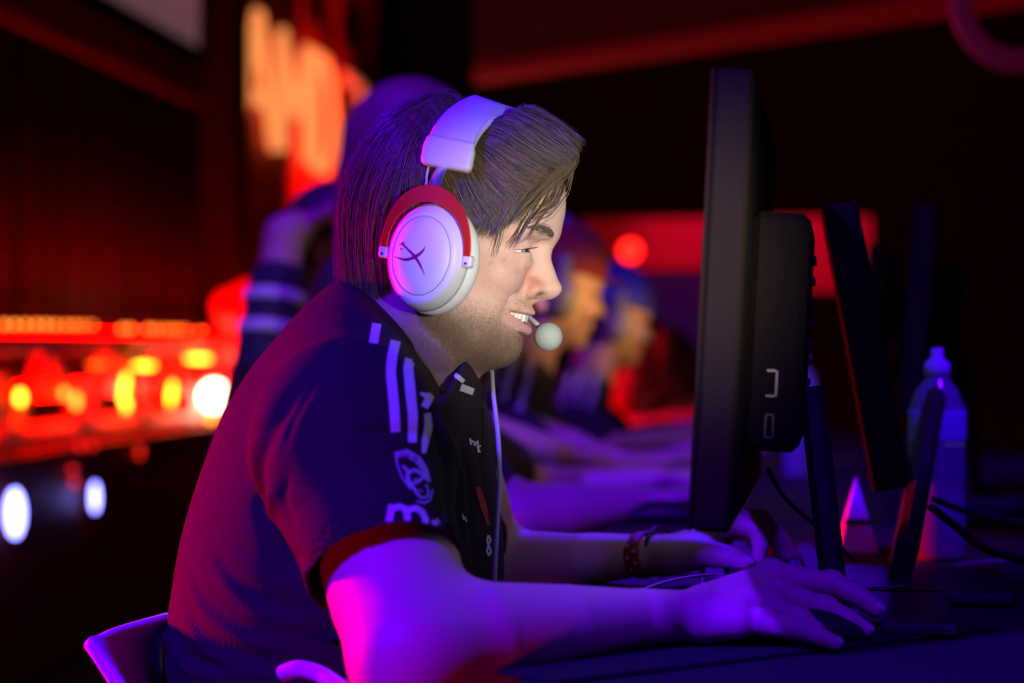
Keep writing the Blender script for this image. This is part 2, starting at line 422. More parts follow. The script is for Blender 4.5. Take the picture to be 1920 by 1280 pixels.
# --- right arm (near)
RS, RE, RW = P(690, 840, 1.70), P(775, 1235, 1.545), P(1305, 1152, 1.665)
B.chain([RS, P(722, 1020, 1.635), P(748, 1120, 1.60), RE], [.058, .0535, .0520, .044], k=.03)
B.chain([RE, P(905, 1195, 1.575), P(1060, 1172, 1.61), P(1190, 1158, 1.645), RW], [.0405, .0415, .0310, .0225, .0185], k=.025)
B.chain([P(1190, 1155, 1.665), P(1305, 1150, 1.690)], [.020, .0175], k=.012)
B.ell(P(1375, 1128, 1.690), (.040, .038, .0165), Matrix.Rotation(R(-8), 3, 'Y'), k=.014)
B.cone(P(1325, 1165, 1.655), P(1385, 1165, 1.650), .0155, .0135, k=.012)
B.cone(P(1325, 1135, 1.70), P(1430, 1083, 1.715), .014, .0115, k=.012)
RF = {
 'index':  ([P(1395, 1100, 1.715), P(1447, 1080, 1.720), P(1560, 1096, 1.722), P(1612, 1120, 1.715), P(1640, 1141, 1.712)], [.012, .0122, .0100, .0090, .0072]),
 'middle': ([P(1395, 1120, 1.695), P(1455, 1112, 1.695), P(1548, 1143, 1.697), P(1594, 1164, 1.692), P(1619, 1180, 1.690)], [.012, .0120, .0100, .0088, .0071]),
 'ring':   ([P(1390, 1140, 1.675), P(1445, 1143, 1.670), P(1500, 1165, 1.668), P(1527, 1183, 1.664), P(1538, 1196, 1.662)], [.012, .0112, .0095, .0084, .0068]),
 'little': ([P(1375, 1160, 1.655), P(1425, 1167, 1.648), P(1490, 1178, 1.640), P(1540, 1194, 1.640), P(1564, 1205, 1.642)], [.012, .0095, .0078, .0070, .0060]),
 'thumb':  ([P(1340, 1145, 1.715), P(1400, 1150, 1.750), P(1455, 1160, 1.765), P(1495, 1168, 1.760)], [.015, .0125, .0105, .0085])}
for nm, (pts, rr) in RF.items():
    B.chain(pts, rr, k=.0022 if nm != 'thumb' else .006)
    for j in (1, 2): B.ell(pts[j] + np.array([0, 0, rr[j] * .25]), [rr[j] * 1.0] * 3, k=.004)
# --- left arm (far)
LS, LE, LW = P(815, 830, 2.08), P(905, 1085, 2.17), P(1222, 1040, 2.075)
B.chain([LS, P(865, 960, 2.13), LE], [.055, .050, .042], k=.03)
B.chain([LE, P(975, 1062, 2.14), P(1090, 1050, 2.10), LW], [.040, .037, .0260, .0185], k=.02)
B.chain([P(1120, 1045, 2.115), P(1228, 1035, 2.100)], [.024, .0175], k=.012)
B.ell(P(1300, 1022, 2.085), (.042, .034, .0165), Matrix.Rotation(R(-14), 3, 'Y'), k=.014)
B.cone(P(1262, 1042, 2.060), P(1325, 1036, 2.050), .018, .014, k=.012)
LF = {
 'thumb':  ([P(1275, 1040, 2.055), P(1330, 1038, 2.040), P(1372, 1046, 2.030), P(1396, 1058, 2.025)], [.016, .0130, .0112, .0090]),
 'index':  ([P(1330, 1005, 2.070), P(1385, 985, 2.060), P(1420, 992, 2.050), P(1427, 1022, 2.046), P(1424, 1048, 2.045)], [.0125, .0115, .0098, .0085, .0070]),
 'middle': ([P(1330, 1000, 2.09), P(1392, 974, 2.085), P(1432, 974, 2.080), P(1456, 1008, 2.078), P(1468, 1040, 2.078)], [.0125, .0115, .0095, .0084, .0070]),
 'ring':   ([P(1330, 1000, 2.11), P(1390, 978, 2.110), P(1430, 980, 2.110), P(1465, 1012, 2.110), P(1484, 1040, 2.110)], [.0125, .0110, .0092, .0080, .0068]),
 'little': ([P(1325, 1005, 2.125), P(1380, 990, 2.135), P(1415, 994, 2.140), P(1440, 1020, 2.145), P(1452, 1043, 2.150)], [.012, .0098, .0080, .0070, .0058])}
for nm, (pts, rr) in LF.items():
    B.chain(pts, rr, k=.0025 if nm != 'thumb' else .006)
bm_ = B.mesh(.0017, 'body'); relax(bm_, 1, .5)
v = coords(bm_); q = loc(v)
base = np.array([.66, .405, .315])
tone = np.repeat(base[None], len(v), 0)
def blend(w, c):
    global tone
    w = np.clip(w, 0, 1)[:, None]; tone = tone * (1 - w) + np.array(c) * w
def g(c, r): return np.exp(-(((q - np.array(c)) / np.array(r)) ** 2).sum(1))
headw = (q[:, 2] > -14) & (q[:, 0] > -9) & (np.abs(q[:, 1]) < 9)
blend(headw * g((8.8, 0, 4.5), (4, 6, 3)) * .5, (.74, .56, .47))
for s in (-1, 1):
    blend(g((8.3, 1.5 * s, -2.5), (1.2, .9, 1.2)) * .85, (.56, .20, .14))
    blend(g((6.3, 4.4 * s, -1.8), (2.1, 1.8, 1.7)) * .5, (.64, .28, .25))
    blend(g((9.05, 1.25 * s, -3.45), (.55, .45, .22)) * .95, (.12, .03, .02))  # shade of the nostrils put into the skin colour
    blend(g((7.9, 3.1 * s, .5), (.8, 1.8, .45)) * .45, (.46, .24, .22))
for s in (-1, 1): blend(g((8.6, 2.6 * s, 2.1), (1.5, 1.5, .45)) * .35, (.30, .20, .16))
blend(g((9.9, 0, -2.6), (1.2, 1.0, 1.0)) * .3, (.66, .34, .28))
# lips and the dark inside of the mouth
def dline(f):
    c = np.array([f(s) for s in np.linspace(-3.8, 3.8, 34)]); return np.sqrt(((q[:, None, :] - c[None]) ** 2).sum(2)).min(1)
near = headw & (q[:, 2] < -3.5) & (q[:, 2] > -8) & (q[:, 0] > 4.5)
d1 = np.full(len(v), 9.0); d2 = d1.copy(); qq = q; q = qq[near]
d1[near] = dline(lambda s: (xl(s) + .1, s, zu(s) + .1)); d2[near] = dline(lambda s: (xl(s) - .2, s, zl(s) - .28)); q = qq
blend((.36 - d1) / .16 * .55, (.60, .27, .26)); blend((.50 - d2) / .2 * .7, (.50, .22, .24))
ins = near & (q[:, 2] < zu(q[:, 1]) + .02) & (q[:, 2] > zl(q[:, 1]) - .03) & (q[:, 0] < xl(q[:, 1]) - .45)
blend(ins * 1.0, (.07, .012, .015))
# beard stubble: short dark hairs along jaw, chin and upper lip
jaw = headw * 1 / (1 + np.exp((q[:, 2] + 4.9 + .42 * (q[:, 0] - 3)) * 1.6)) * (q[:, 2] > -12)
jaw = jaw * np.clip((q[:, 2] + 12.5) / 2.5, 0, 1)
mous = g((8.1, 0, -4.5), (1.2, 2.2, .55)) * .35
lip = np.clip((.75 - np.minimum(d1, d2)) / .3, 0, 1)
n1 = rng.random(len(v))
blend((jaw * .95 + mous) * (1 - lip) * (.95 + .1 * n1), (.155, .09, .06))
for i in range(34):                                                 # small blemishes
    c = (rng.uniform(2.5, 8), rng.choice([-1, 1]) * rng.uniform(3.2, 6.2), rng.uniform(-6, .5)); e = rng.uniform(.09, .16); blend(g(c, (e * 1.3, .8, e)) * .5, (.40, .16, .13))
paint(bm_, tone)
body = link('body', bm_, M['skin'], player)

def sphere_mesh(c, r, n=24, rz=None):
    mb = MB(); pr = [(max(1e-5, r * math.sin(math.pi * i / n)), -r * math.cos(math.pi * i / n)) for i in range(n + 1)]
    return mb.lathe(pr, c, rz, n)
GZ = Vector(FW + SD * .55 + np.array([0, 0, -.06])).to_track_quat('Z', 'Y').to_matrix()
for e in EYE:
    eb = sphere_mesh(e, .0117, 20).build('eyeball', M['eyewhite'], player, True)
    mb = MB(); mb.lathe([(.0001, .01205), (.003, .01195), (.0060, .01065)][::-1], e, GZ, 24); mb.build('iris', M['iris'], eb, True)
    mb = MB(); mb.lathe([(.0024, .01200), (.0001, .01225)], e, GZ, 16); mb.build('pupil', M['pupil'], eb, True)
# teeth: one mesh each
arch = [-2.75, -2.25, -1.75, -1.22, -.42, .42, 1.22, 1.75, 2.25, 2.75]
wid = [.45, .5, .54, .66, .84, .84, .66, .54, .5, .45]
for k, s in enumerate(arch):
    x = xl(s) - .55; a = math.atan(2 * 2.35 * s / SM ** 2)
    hgt = [.5, .6, .78, .82, 1.0, 1.0, .82, .78, .6, .5][k] * .86
    top = zu(s) + .22; Rr = HR @ np.array(Matrix.Rotation(a, 3, 'Z'))
    T = SDF(); T.box(L(x, s, top - hgt / 2), (.0020, wid[k] * .0049, hgt * .005), Rr, .0016)
    T.box(L(x + .05, s, top - hgt * .30), (.0020, wid[k] * .0045, hgt * .003), Rr, .0018, k=.002)
    link('tooth', T.mesh(.0005, 'tooth'), M['tooth'], player)
mb = MB(); mb.tube([L(xl(s) - .75, s, zu(s) + .1) for s in ss], .0022, 8); mb.build('gum', M['mouth'], player, True)
# finger nails
def nail(pts, r, up, nm='nail'):
    t = pts[-1] - pts[-2]; t = t / np.linalg.norm(t); up = np.array(up, float); up -= t * (up @ t); up /= np.linalg.norm(up); w = np.cross(t, up)
    Rm = np.stack([t, w, up], 1); T = SDF(); T.ell(pts[-1] + up * r * .55 + t * r * .15, (r * .95, r * .72, r * .5), Rm)
    link(nm, T.mesh(.0006, 'nail'), M['nail'], player)
for nm in RF: nail(RF[nm][0], RF[nm][1][-1], (.3, -.35, 1) if nm != 'thumb' else (0, .3, 1))
for nm in LF: nail(LF[nm][0], LF[nm][1][-1], (.9, -.3, .6))

# --- hair ----------------------------------------------------------------
HC = SDF()
HC.ell(L(1.2, 0, 5.6), (.0960, .0815, .0845), tilt(8))
HC.cone(L(-3.6, 0, 1.5), L(-3.9, 0, -4.2), .0490, .0390, k=.03)
HC.ell(L(7.8, -.5, 9.2), (.040, .055, .026), tilt(20), k=.03)
pn = np.array([.72, 0, -.69]); 
def facecut(p):
    q = loc(p); a = (q[:, 0] - 8.3) * .76 - (q[:, 2] - 4.3) * .65 + .0 * q[:, 1]
    b = np.maximum(-(a), -9)          # hair only behind the hairline
    return -np.maximum(a, np.minimum(q[:, 0] + 1.6, 2.3 - q[:, 2])) * .01 
HC.fn(facecut, L(-30, 0, 0) - .3, L(30, 0, 0) + .3, op='s', k=.004)
BP = [P(838, 302, 1.806), P(847, 264, 1.810), P(868, 230, 1.832), P(896, 209, 1.868), P(926, 200, 1.910), P(938, 212, 1.955), P(934, 250, 1.990), P(920, 300, 2.00)]
bp = spline(BP, 8); bpl = (bp - HO) @ HR * 100
CE = np.array([1.2, 0, 5.6]); CR = np.array([9.75, 8.2, 8.6])
def under_band(p):                                                   # hair is pressed flat where the headband lies
    k = ((p[:, None] - bpl[None]) ** 2).sum(2).argmin(1); b = bpl[k] - CE; n = np.linalg.norm(b, axis=1); u = b / n[:, None]
    t = ((p - CE) * u).sum(1); perp = np.linalg.norm(p - CE - t[:, None] * u, axis=1)
    return p - u * (np.maximum(0, t - (n - .75)) * np.exp(-(perp / 2.6) ** 4) * (t > 0))[:, None]
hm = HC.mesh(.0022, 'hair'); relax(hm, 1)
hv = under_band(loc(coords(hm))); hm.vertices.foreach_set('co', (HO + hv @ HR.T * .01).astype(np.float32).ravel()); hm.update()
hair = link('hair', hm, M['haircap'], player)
def fam(G, n, jit=.25, sj=.0, seg=15, wave=.16):
    """n strands between neighbouring guide curves G (head frame, cm)"""
    G = [spline(a, 6) for a in G]
    m = min(len(a) for a in G); G = [a[np.linspace(0, len(a) - 1, seg).astype(int)] for a in G]; out = []
    K = max(6, n // 22)
    cl = rng.normal(0, jit * 1.3, (K, 3)); cu = np.sort(rng.random(K)) * (len(G) - 1)
    for i in range(n):
        kk = rng.integers(K); u = np.clip(cu[kk] + rng.normal(0, .10), 0, len(G) - 1.001); a = int(u); f = u - a
        p = G[a] * (1 - f) + G[a + 1] * f
        t = np.linspace(0, 1, seg)[:, None]
        p = p + cl[kk] * (.35 + .65 * t) * .8 + rng.normal(0, jit * .45, 3) * (1.15 - t * .8) + np.sin(t * rng.uniform(3, 8) + rng.uniform(0, 6)) * rng.normal(0, wave, 3)
        if sj: p = p[: max(6, int(seg * rng.uniform(1 - sj, 1)))]
        out.append(p)
    return out
def pushout(p):
    c, s_ = math.cos(R(8)), math.sin(R(8)); d = p - CE
    x = d[:, 0] * c - d[:, 2] * s_; z = d[:, 0] * s_ + d[:, 2] * c
    k = np.sqrt((x / CR[0]) ** 2 + (d[:, 1] / CR[1]) ** 2 + (z / CR[2]) ** 2)
    f = np.where((k < 1) & (p[:, 2] > -1.5) & (k > .55), 1 / np.maximum(k, .3), 1)[:, None]
    return CE + d * f
def strands(lst, name, r=.00030, m=None, push=True, parent=None, tint=1.0):
    V = []; F = []; C = []; b = 0
    for p in lst:
        if push: p = under_band(pushout(p))
        w = HO + (p @ HR.T) * .01; n = len(w)
        t = np.gradient(w, axis=0); t /= np.linalg.norm(t, axis=1)[:, None] + 1e-9
        a = np.cross(t, [.31, .9, .2]); a /= np.linalg.norm(a, axis=1)[:, None] + 1e-9; c = np.cross(t, a)
        rad = r * rng.uniform(.7, 1.3) * np.minimum(1, (1.02 - np.linspace(0, 1, n)) * 3.5)[:, None] ** .6
        for j in range(3):
            an = j * 2.0944; V.append(w + rad * (math.cos(an) * a + math.sin(an) * c))
        i = np.arange(n - 1)
        for j in range(3):
            k = (j + 1) % 3; F.append(np.stack([b + j * n + i, b + k * n + i, b + k * n + i + 1, b + j * n + i + 1], 1))
        b += 3 * n; C += [rng.uniform(.45, 1.5)] * (3 * n)
    V = np.concatenate(V); F = np.concatenate(F); me = bpy.data.meshes.new(name)
    me.vertices.add(len(V)); me.vertices.foreach_set('co', V.astype(np.float32).ravel())
    me.loops.add(len(F) * 4); me.loops.foreach_set('vertex_index', F.astype(np.int32).ravel())
    me.polygons.add(len(F)); me.polygons.foreach_set('loop_start', np.arange(0, len(F) * 4, 4, dtype=np.int32)); me.update(calc_edges=True)
    paint(me, np.array(C)[:, None] * np.array([[.150, .108, .062]]) * tint)
    return link(name, me, m or M['hair'], parent or player)
ls = []
# crown to fringe, far side to near side
ls += fam([[(0, -6, 11.5), (5, -5.5, 11.6), (9, -4.5, 10.0), (11.2, -3.5, 8.2)],
           [(0, -3, 13.6), (5, -2.6, 13.2), (9.4, -2, 11.5), (13.2, -1.6, 8.9)],
           [(0, 0, 14.2), (5.5, 0, 13.6), (9.8, .3, 11.7), (13.6, .6, 8.7)],
           [(0, 3, 13.7), (5, 3.2, 13.1), (9.4, 3.0, 11.3), (13.3, 2.6, 8.5)]], 1500, jit=.30, sj=.16)
# swept over and down the near side
ls += fam([[(1, 2.5, 14.0), (6.5, 3.6, 12.3), (10.2, 3.8, 10.2), (13.0, 3.4, 8.0)],
           [(1, 3.5, 13.6), (6.0, 5.0, 12.0), (9.8, 4.9, 9.3), (12.6, 4.0, 7.5)],
           [(0, 4.5, 13.0), (4.8, 6.3, 10.6), (8.4, 6.1, 8.2), (11.4, 4.9, 6.9)],
           [(0, 5.2, 12.4), (3.8, 7.3, 9.2), (6.8, 7.2, 6.6), (9.4, 6.3, 4.8)],
           [(-.5, 5.8, 11.8), (3.0, 7.9, 8.4), (5.0, 7.8, 5.0), (6.8, 7.2, 2.2)],
           [(-1, 6.2, 11.4), (1.8, 8.2, 7.8), (3.4, 8.2, 4.2), (5.0, 7.7, 1.6)],
           [(-1.4, 6.4, 11.0), (.6, 8.3, 7.6), (1.8, 8.4, 4.2), (3.2, 8.1, 1.8)]], 4600, jit=.32, sj=.14)
# fringe tip falling back over the temple
ls += fam([[(10.6, 2.6, 10.8), (12.4, 3.0, 8.4), (10.3, 4.3, 6.2), (8.2, 5.7, 4.0), (6.9, 6.6, 2.2)],
           [(9.8, 3.4, 10.6), (10.4, 4.3, 7.8), (8.6, 5.6, 5.4), (7.2, 6.6, 3.2), (6.3, 7.0, 1.3)],
           [(8.6, 4.2, 10.6), (9.0, 5.6, 7.4), (7.6, 6.5, 4.6), (6.4, 7.2, 2.6), (5.8, 7.4, 1.0)],
           [(7.6, 5.0, 10.2), (7.4, 6.6, 7.2), (6.0, 7.3, 4.4), (4.9, 7.8, 2.6), (4.4, 7.9, 1.3)]], 2000, jit=.26, sj=.28)
# back of the head
ls += fam([[(0, -5, 12.6), (-4.6, -5, 11.3), (-7.2, -4.4, 6.2), (-7.6, -3.6, 0), (-7.0, -2.4, -5.2)],
           [(0, -2, 13.9), (-4.8, -2, 12.2), (-8.1, -1.8, 6.6), (-8.5, -1.4, 0), (-7.8, -1, -5.4)],
           [(0, 1, 14.1), (-4.8, 1.6, 12.0), (-8.1, 1.8, 6.6), (-8.5, 1.6, 0), (-7.8, 1.4, -5.4)],
           [(0, 3.5, 13.5), (-4.2, 4.4, 11.2), (-7.2, 4.6, 6.0), (-7.6, 3.8, 0), (-6.8, 3, -5.2)],
           [(0, 5, 12.6), (-2.8, 6.6, 9.8), (-5.0, 7.0, 4.8), (-5.6, 6.0, 0), (-5.2, 4.6, -4.8)],
           [(0, 6, 11.8), (-1.4, 7.8, 8.2), (-2.8, 8.2, 3.8), (-3.6, 7.2, -.6), (-3.8, 5.4, -4.2)]], 5200, jit=.34, wave=.2)
ls += fam([[(-1.4, 6.4, 11.0), (.6, 8.3, 7.6), (1.8, 8.4, 4.2), (3.2, 8.1, 1.8)], [(-1.4, 6.5, 10.8), (-.6, 8.3, 7.2), (.2, 8.5, 3.8), (.8, 8.0, .8)],
           [(-1.4, 6.5, 10.8), (-1.4, 8.2, 7.2), (-1.6, 8.4, 3.6), (-1.9, 7.6, .2)], [(0, 6, 11.8), (-1.4, 7.8, 8.2), (-2.8, 8.2, 3.8), (-3.6, 7.2, -.6)]], 1300, jit=.28)
ls += fam([[(-2, -5, 12.4), (-1, -2, 14.0), (2, 0, 14.5)], [(-1, 0, 13.8), (1, 1, 14.3), (4, 2, 14.1)]], 30, jit=.25)
strands(ls, 'hair_strand', r=.00025, parent=hair)['kind'] = 'stuff'
# a few loose hairs across the forehead and temple
fl = []
for a in ([(11.0, 2.2, 7.2), (10.6, 3.6, 5.2), (9.2, 4.9, 3.2), (7.8, 5.9, 2.6)], [(10.6, 2.6, 7.4), (10.0, 4.2, 4.8), (8.6, 5.4, 2.6), (7.7, 5.9, .9)],
          [(10.0, 3.0, 7.6), (9.4, 4.6, 4.6), (8.3, 5.7, 2.2), (7.4, 6.2, .3)], [(11.3, 1.8, 7.0), (10.9, 3.2, 4.6), (9.4, 4.6, 3.6), (7.9, 5.7, 2.9)],
          [(9.4, 3.6, 7.4), (8.7, 5.0, 4.4), (7.9, 5.9, 2.0), (7.2, 6.3, .6)], [(12.0, 2.6, 7.4), (11.6, 3.4, 5.4), (10.4, 4.2, 3.6), (9.0, 5.0, 2.8)], [(11.6, 3.0, 7.2), (10.9, 4.0, 4.8), (9.6, 4.9, 2.8), (8.6, 5.6, 1.0)],
          [(7.4, 6.2, 4.2), (6.6, 6.8, 2.4), (6.3, 6.9, 1.0), (5.9, 6.8, -.2)]):
    for k in range(6): fl.append(spline(np.array(a) + rng.normal(0, .16, 3), 5) + np.linspace(0, 1, 16)[:, None] * rng.normal(0, .12, 3))
strands(fl, 'loose_hair', r=.00032, push=False, parent=hair)['kind'] = 'stuff'
# eyebrows and lashes
def skin_at(x, s, z, d=.03):                                        # slide a point of the head frame onto the skin
    o = L(x + 4, s * 1.15, z); h = bvh.ray_cast(Vector(o), Vector(L(x - 4, s * .85, z) - o).normalized())
    return None if h[0] is None else loc(np.array(h[0])) + np.array([d, 0, 0])
bvh = BVHTree.FromPolygons([tuple(a) for a in v], [tuple(p.vertices) for p in bm_.polygons])
for sg in (1, -1):
    br = []
    for i in range(620):
        u = rng.random(); s = 1.45 + 3.3 * u; z0 = 1.58 + .66 * math.sin(u * 1.9) + rng.normal(0, .05 + .15 * math.sin(math.pi * min(1, .12 + u * .95)))
        a = skin_at(8, s * sg, z0, .02); b = skin_at(8, (s + .6) * sg, z0 + .16 - .22 * u, .04)
        if a is None or b is None or np.abs(a - b).max() > .75: continue
        br.append(np.array([a, (a + b) / 2 + [.06, 0, .03], b]))
    strands(br, 'eyebrow', r=.00012, m=M['brow'], push=False)
    la = []
    for i in range(60):
        y = rng.uniform(-.9, .95); s = (y * 1.5 + 3.15) * sg; zt = .37 + .13 * (1 - y * y) - .12 * y
        a = np.array([7.22 + math.sqrt(max(.02, 1.95 - (s * sg - 3.12) ** 2 - (zt - .32) ** 2)), s, zt])
        la.append(np.array([a, a + [.30, .08 * y * sg, .02], a + [.55, .18 * y * sg, .12]]))
    strands(la, 'eyelashes', r=.00020, m=M['pupil'], push=False)
# beard stubble: short hairs on jaw, chin and lip
sb_ = []
for i in range(15000):
    x, z = rng.uniform(-.6, 8.2), rng.uniform(-10.2, -2.6); wgt = 1 / (1 + math.exp((z + 4.9 + .42 * (x - 3)) * 1.4))
    if z > -5.3 and x > 6: wgt = max(wgt, .5 * (z < -3.9))
    if rng.random() > wgt: continue
    sg = 1 if rng.random() < .75 else -1
    h = bvh.ray_cast(Vector(L(x, 12 * sg, z)), Vector(SD * -sg))
    if h[0] is None: continue
    a = loc(np.array(h[0])); n = np.array(h[1]) @ HR
    if min(np.hypot(*(a[[0, 2]] - [xl(a[1]) - .2, zl(a[1]) - .28])), np.hypot(*(a[[0, 2]] - [xl(a[1]), zu(a[1]) + .1]))) < .42: continue
    d = np.array([.25, 0, -.9]) + rng.normal(0, .35, 3); d -= n * (d @ n); sb_.append(np.array([a, a + d * .06 + n * .03, a + d * rng.uniform(.08, .12) + n * .04]))
strands(sb_, 'stubble', r=.00007, push=False, tint=.95)['kind'] = 'stuff'

# ------------------------------------------------------------------ jersey
SH = SDF()
SH.ell(P(680, 800, 1.9), (.090, .175, .105), Matrix.Rotation(R(12), 3, 'Y'), k=.05)
SH.ell(P(668, 900, 1.9), (.112, .165, .140), k=.05)
SH.ell(P(645, 1040, 1.9), (.130, .165, .150), k=.06)
SH.ell(P(628, 1190, 1.9), (.136, .170, .150), k=.06)
SH.ell(P(625, 1345, 1.9), (.143, .175, .130), k=.06)
SH.chain([P(712, 668, 1.9), P(690, 742, 1.76), P(668, 815, 1.69)], [.058, .062, .075], k=.05)
SH.chain([P(730, 668, 1.9), P(765, 740, 2.03), P(785, 815, 2.09)], [.058, .060, .066], k=.05)
ARM0, ARM1 = P(662, 850, 1.675), P(722, 1075, 1.605)
SH.chain([ARM0, P(690, 950, 1.645), ARM1], [.074, .066, .060], k=.04)
FA0, FA1 = P(795, 850, 2.09), P(860, 1040, 2.14)
SH.chain([FA0, FA1], [.062, .058], k=.04)
# hollow sleeves, neck hole
def sleeve(a, b, cut, R0, Rc):
    a = np.array(a); b = np.array(b); n = (b - a) / np.linalg.norm(b - a)
    def hole(p):
        t = (p - a) @ n; return np.maximum(_len(p - a - t[:, None] * n) - R0, cut - .055 - t)
    def off(p):
        t = (p - a) @ n; return np.maximum(cut - t, _len(p - a - t[:, None] * n) - Rc)
    m = .16
    SH.fn(hole, b - m, b + m, op='s', k=.003); SH.fn(off, b - m, b + m, op='s', k=.003)
sleeve(ARM0, ARM1, np.linalg.norm(ARM1 - ARM0) * .99, .0575, .10)
sleeve(FA0, FA1, np.linalg.norm(FA1 - FA0) * .98, .054, .085)
SH.chain([P(700, 690, 1.9), L(-.6, 0, -5.5)], [.0600, .0640], op='s', k=.006)
SH.chain([P(745, 742, 1.9), L(-1.2, 0, -7.8)], [.0400, .0440], op='s', k=.006)
nL = [P(700, 577, 1.84), P(758, 635, 1.82), P(809, 697, 1.83), P(837, 738, 1.87)]; nB, nC = nL[-1], P(862, 690, 1.9)
def nrm_(a, b): l = (b - a) * [1, 0, 1]; l /= np.linalg.norm(l); return np.array([-l[2], 0, l[0]])
n1_ = [nrm_(nL[i], nL[i + 1]) for i in range(3)]; l2 = nC - nB; l2[1] = 0; l2 /= np.linalg.norm(l2); n2_ = np.array([-l2[2], 0, l2[0]])
SH.fn(lambda p: np.maximum(np.minimum.reduce([-(p - nL[i]) @ n1_[i] for i in range(3)]), -(p - nB) @ n2_), P(640, 740, 1.9) - [.02, .3, .0], P(1000, 500, 1.9) + [0, .2, 0], op='s', k=.008)
# collar: a raised rib round the neck opening
SH.chain([P(836, 744, 1.872), P(806, 702, 1.838), P(754, 640, 1.822), P(716, 600, 1.826), P(692, 576, 1.846), P(668, 560, 1.885), P(676, 564, 1.930), P(705, 590, 1.965), P(770, 640, 1.985), P(845, 706, 1.965), P(852, 722, 1.93), P(836, 744, 1.872)], .0045, k=.005)
SH.chain([P(655, 575, 1.90), P(668, 600, 1.85), P(700, 640, 1.82)], .010, k=.03)
sm = SH.mesh(.0024, 'jersey'); relax(sm, 2)
sv = coords(sm)
# cloth folds: creases pressed into the surface along drawn lines
tb = BVHTree.FromPolygons([tuple(a) for a in sv], [tuple(p.vertices) for p in sm.polygons]); CAMP = Vector((0, CAMY, CAMZ))
nr = np.zeros(len(sv) * 3, np.float32); sm.vertices.foreach_get('normal', nr); nr = nr.reshape(-1, 3); dsp = np.zeros(len(sv))
def fold(pts, A, w):
    q = spline([(*p, 0) for p in pts], 10); hit = []
    for a in q:
        h = tb.ray_cast(CAMP, (Vector(P(a[0], a[1], 1.9)) - CAMP).normalized())
        if h[0] is not None: hit.append(h[0])
    if len(hit) < 2: return
    hit = np.array(hit); lo, hi = hit.min(0) - 3 * w, hit.max(0) + 3 * w; m = np.where(np.all((sv > lo) & (sv < hi), 1))[0]
    d = ((sv[m][:, None] - hit[None]) ** 2).sum(2); k = d.argmin(1); d = np.sqrt(d.min(1)); e = np.minimum(1, np.minimum(k, len(hit) - 1 - k) / (len(hit) * .22) + .08)
    dsp[m] -= A * e * np.exp(-(d / w) ** 2)
fold([(590, 690), (545, 745), (505, 810), (485, 870), (490, 930), (520, 1000), (560, 1060), (595, 1100)], .0065, .011)
fold([(600, 700), (572, 745), (548, 790), (530, 850)], .002, .004)
fold([(665, 825), (700, 812), (760, 808), (800, 818), (838, 860)], .0022, .0045)
fold([(600, 645), (650, 640), (700, 655), (728, 690)], .0018, .005); fold([(655, 570), (665, 600), (700, 640)], .0015, .004)
fold([(800, 770), (828, 830), (842, 900), (838, 970), (860, 1050)], .0042, .008); fold([(820, 770), (850, 840), (866, 900), (868, 1000)], -.002, .005)
fold([(856, 820), (880, 900), (884, 1000), (890, 1060)], .0030, .006); fold([(870, 780), (900, 860), (915, 960)], .002, .006)
fold([(735, 915), (700, 875), (640, 850)], .0016, .006); fold([(720, 950), (670, 915), (620, 900)], .0012, .006)
fold([(520, 900), (508, 960), (530, 1020)], -.003, .007); fold([(545, 880), (535, 940), (560, 1000)], .002, .006)
for o_ in (0, 1):
    s_ = -1 if o_ else 1; k = 22 * o_
    fold([(330, 1080), (345, 1150), (400, 1205 + k), (520, 1245 + k), (640, 1275)], .004 * s_, .007); fold([(318, 1140), (330, 1195 + k), (370, 1240 + k), (480, 1262)], .0045 * s_, .006)
    fold([(380, 1000), (440, 1090 + k), (540, 1140 + k), (620, 1155)], .0025 * s_, .008); fold([(345, 1040), (380, 1120 + k), (460, 1180 + k), (560, 1200)], .002 * s_, .007)
fold([(470, 720), (500, 700), (545, 690)], .0014, .006); fold([(430, 830), (470, 815), (510, 790)], .0012, .006)
sv = sv + nr * dsp[:, None]; sm.vertices.foreach_set('co', sv.astype(np.float32).ravel()); sm.update()
nz = np.zeros(len(sv))
for k in range(9):
    w = rng.normal(0, 1, 3); w = w / np.linalg.norm(w) * rng.uniform(14, 42); nz += np.sin(sv @ w + rng.uniform(0, 6.3)) / (1 + k * .25)
nr2 = np.zeros(len(sv) * 3, np.float32); sm.vertices.foreach_get('normal', nr2); sv = sv + nr2.reshape(-1, 3) * (nz * .00045)[:, None]
sm.vertices.foreach_set('co', sv.astype(np.float32).ravel()); sm.update()
shirt = link('jersey', sm, M['cloth'], player)
sbvh = BVHTree.FromPolygons([tuple(a) for a in sv], [tuple(p.vertices) for p in sm.polygons])
CAMP = Vector((0, CAMY, CAMZ))
def onshirt(px, py, off=.0009):
    d = (Vector(P(px, py, 1.9)) - CAMP).normalized(); h = sbvh.ray_cast(CAMP, d)
    return None if h[0] is None else np.array(h[0] + h[1] * off)
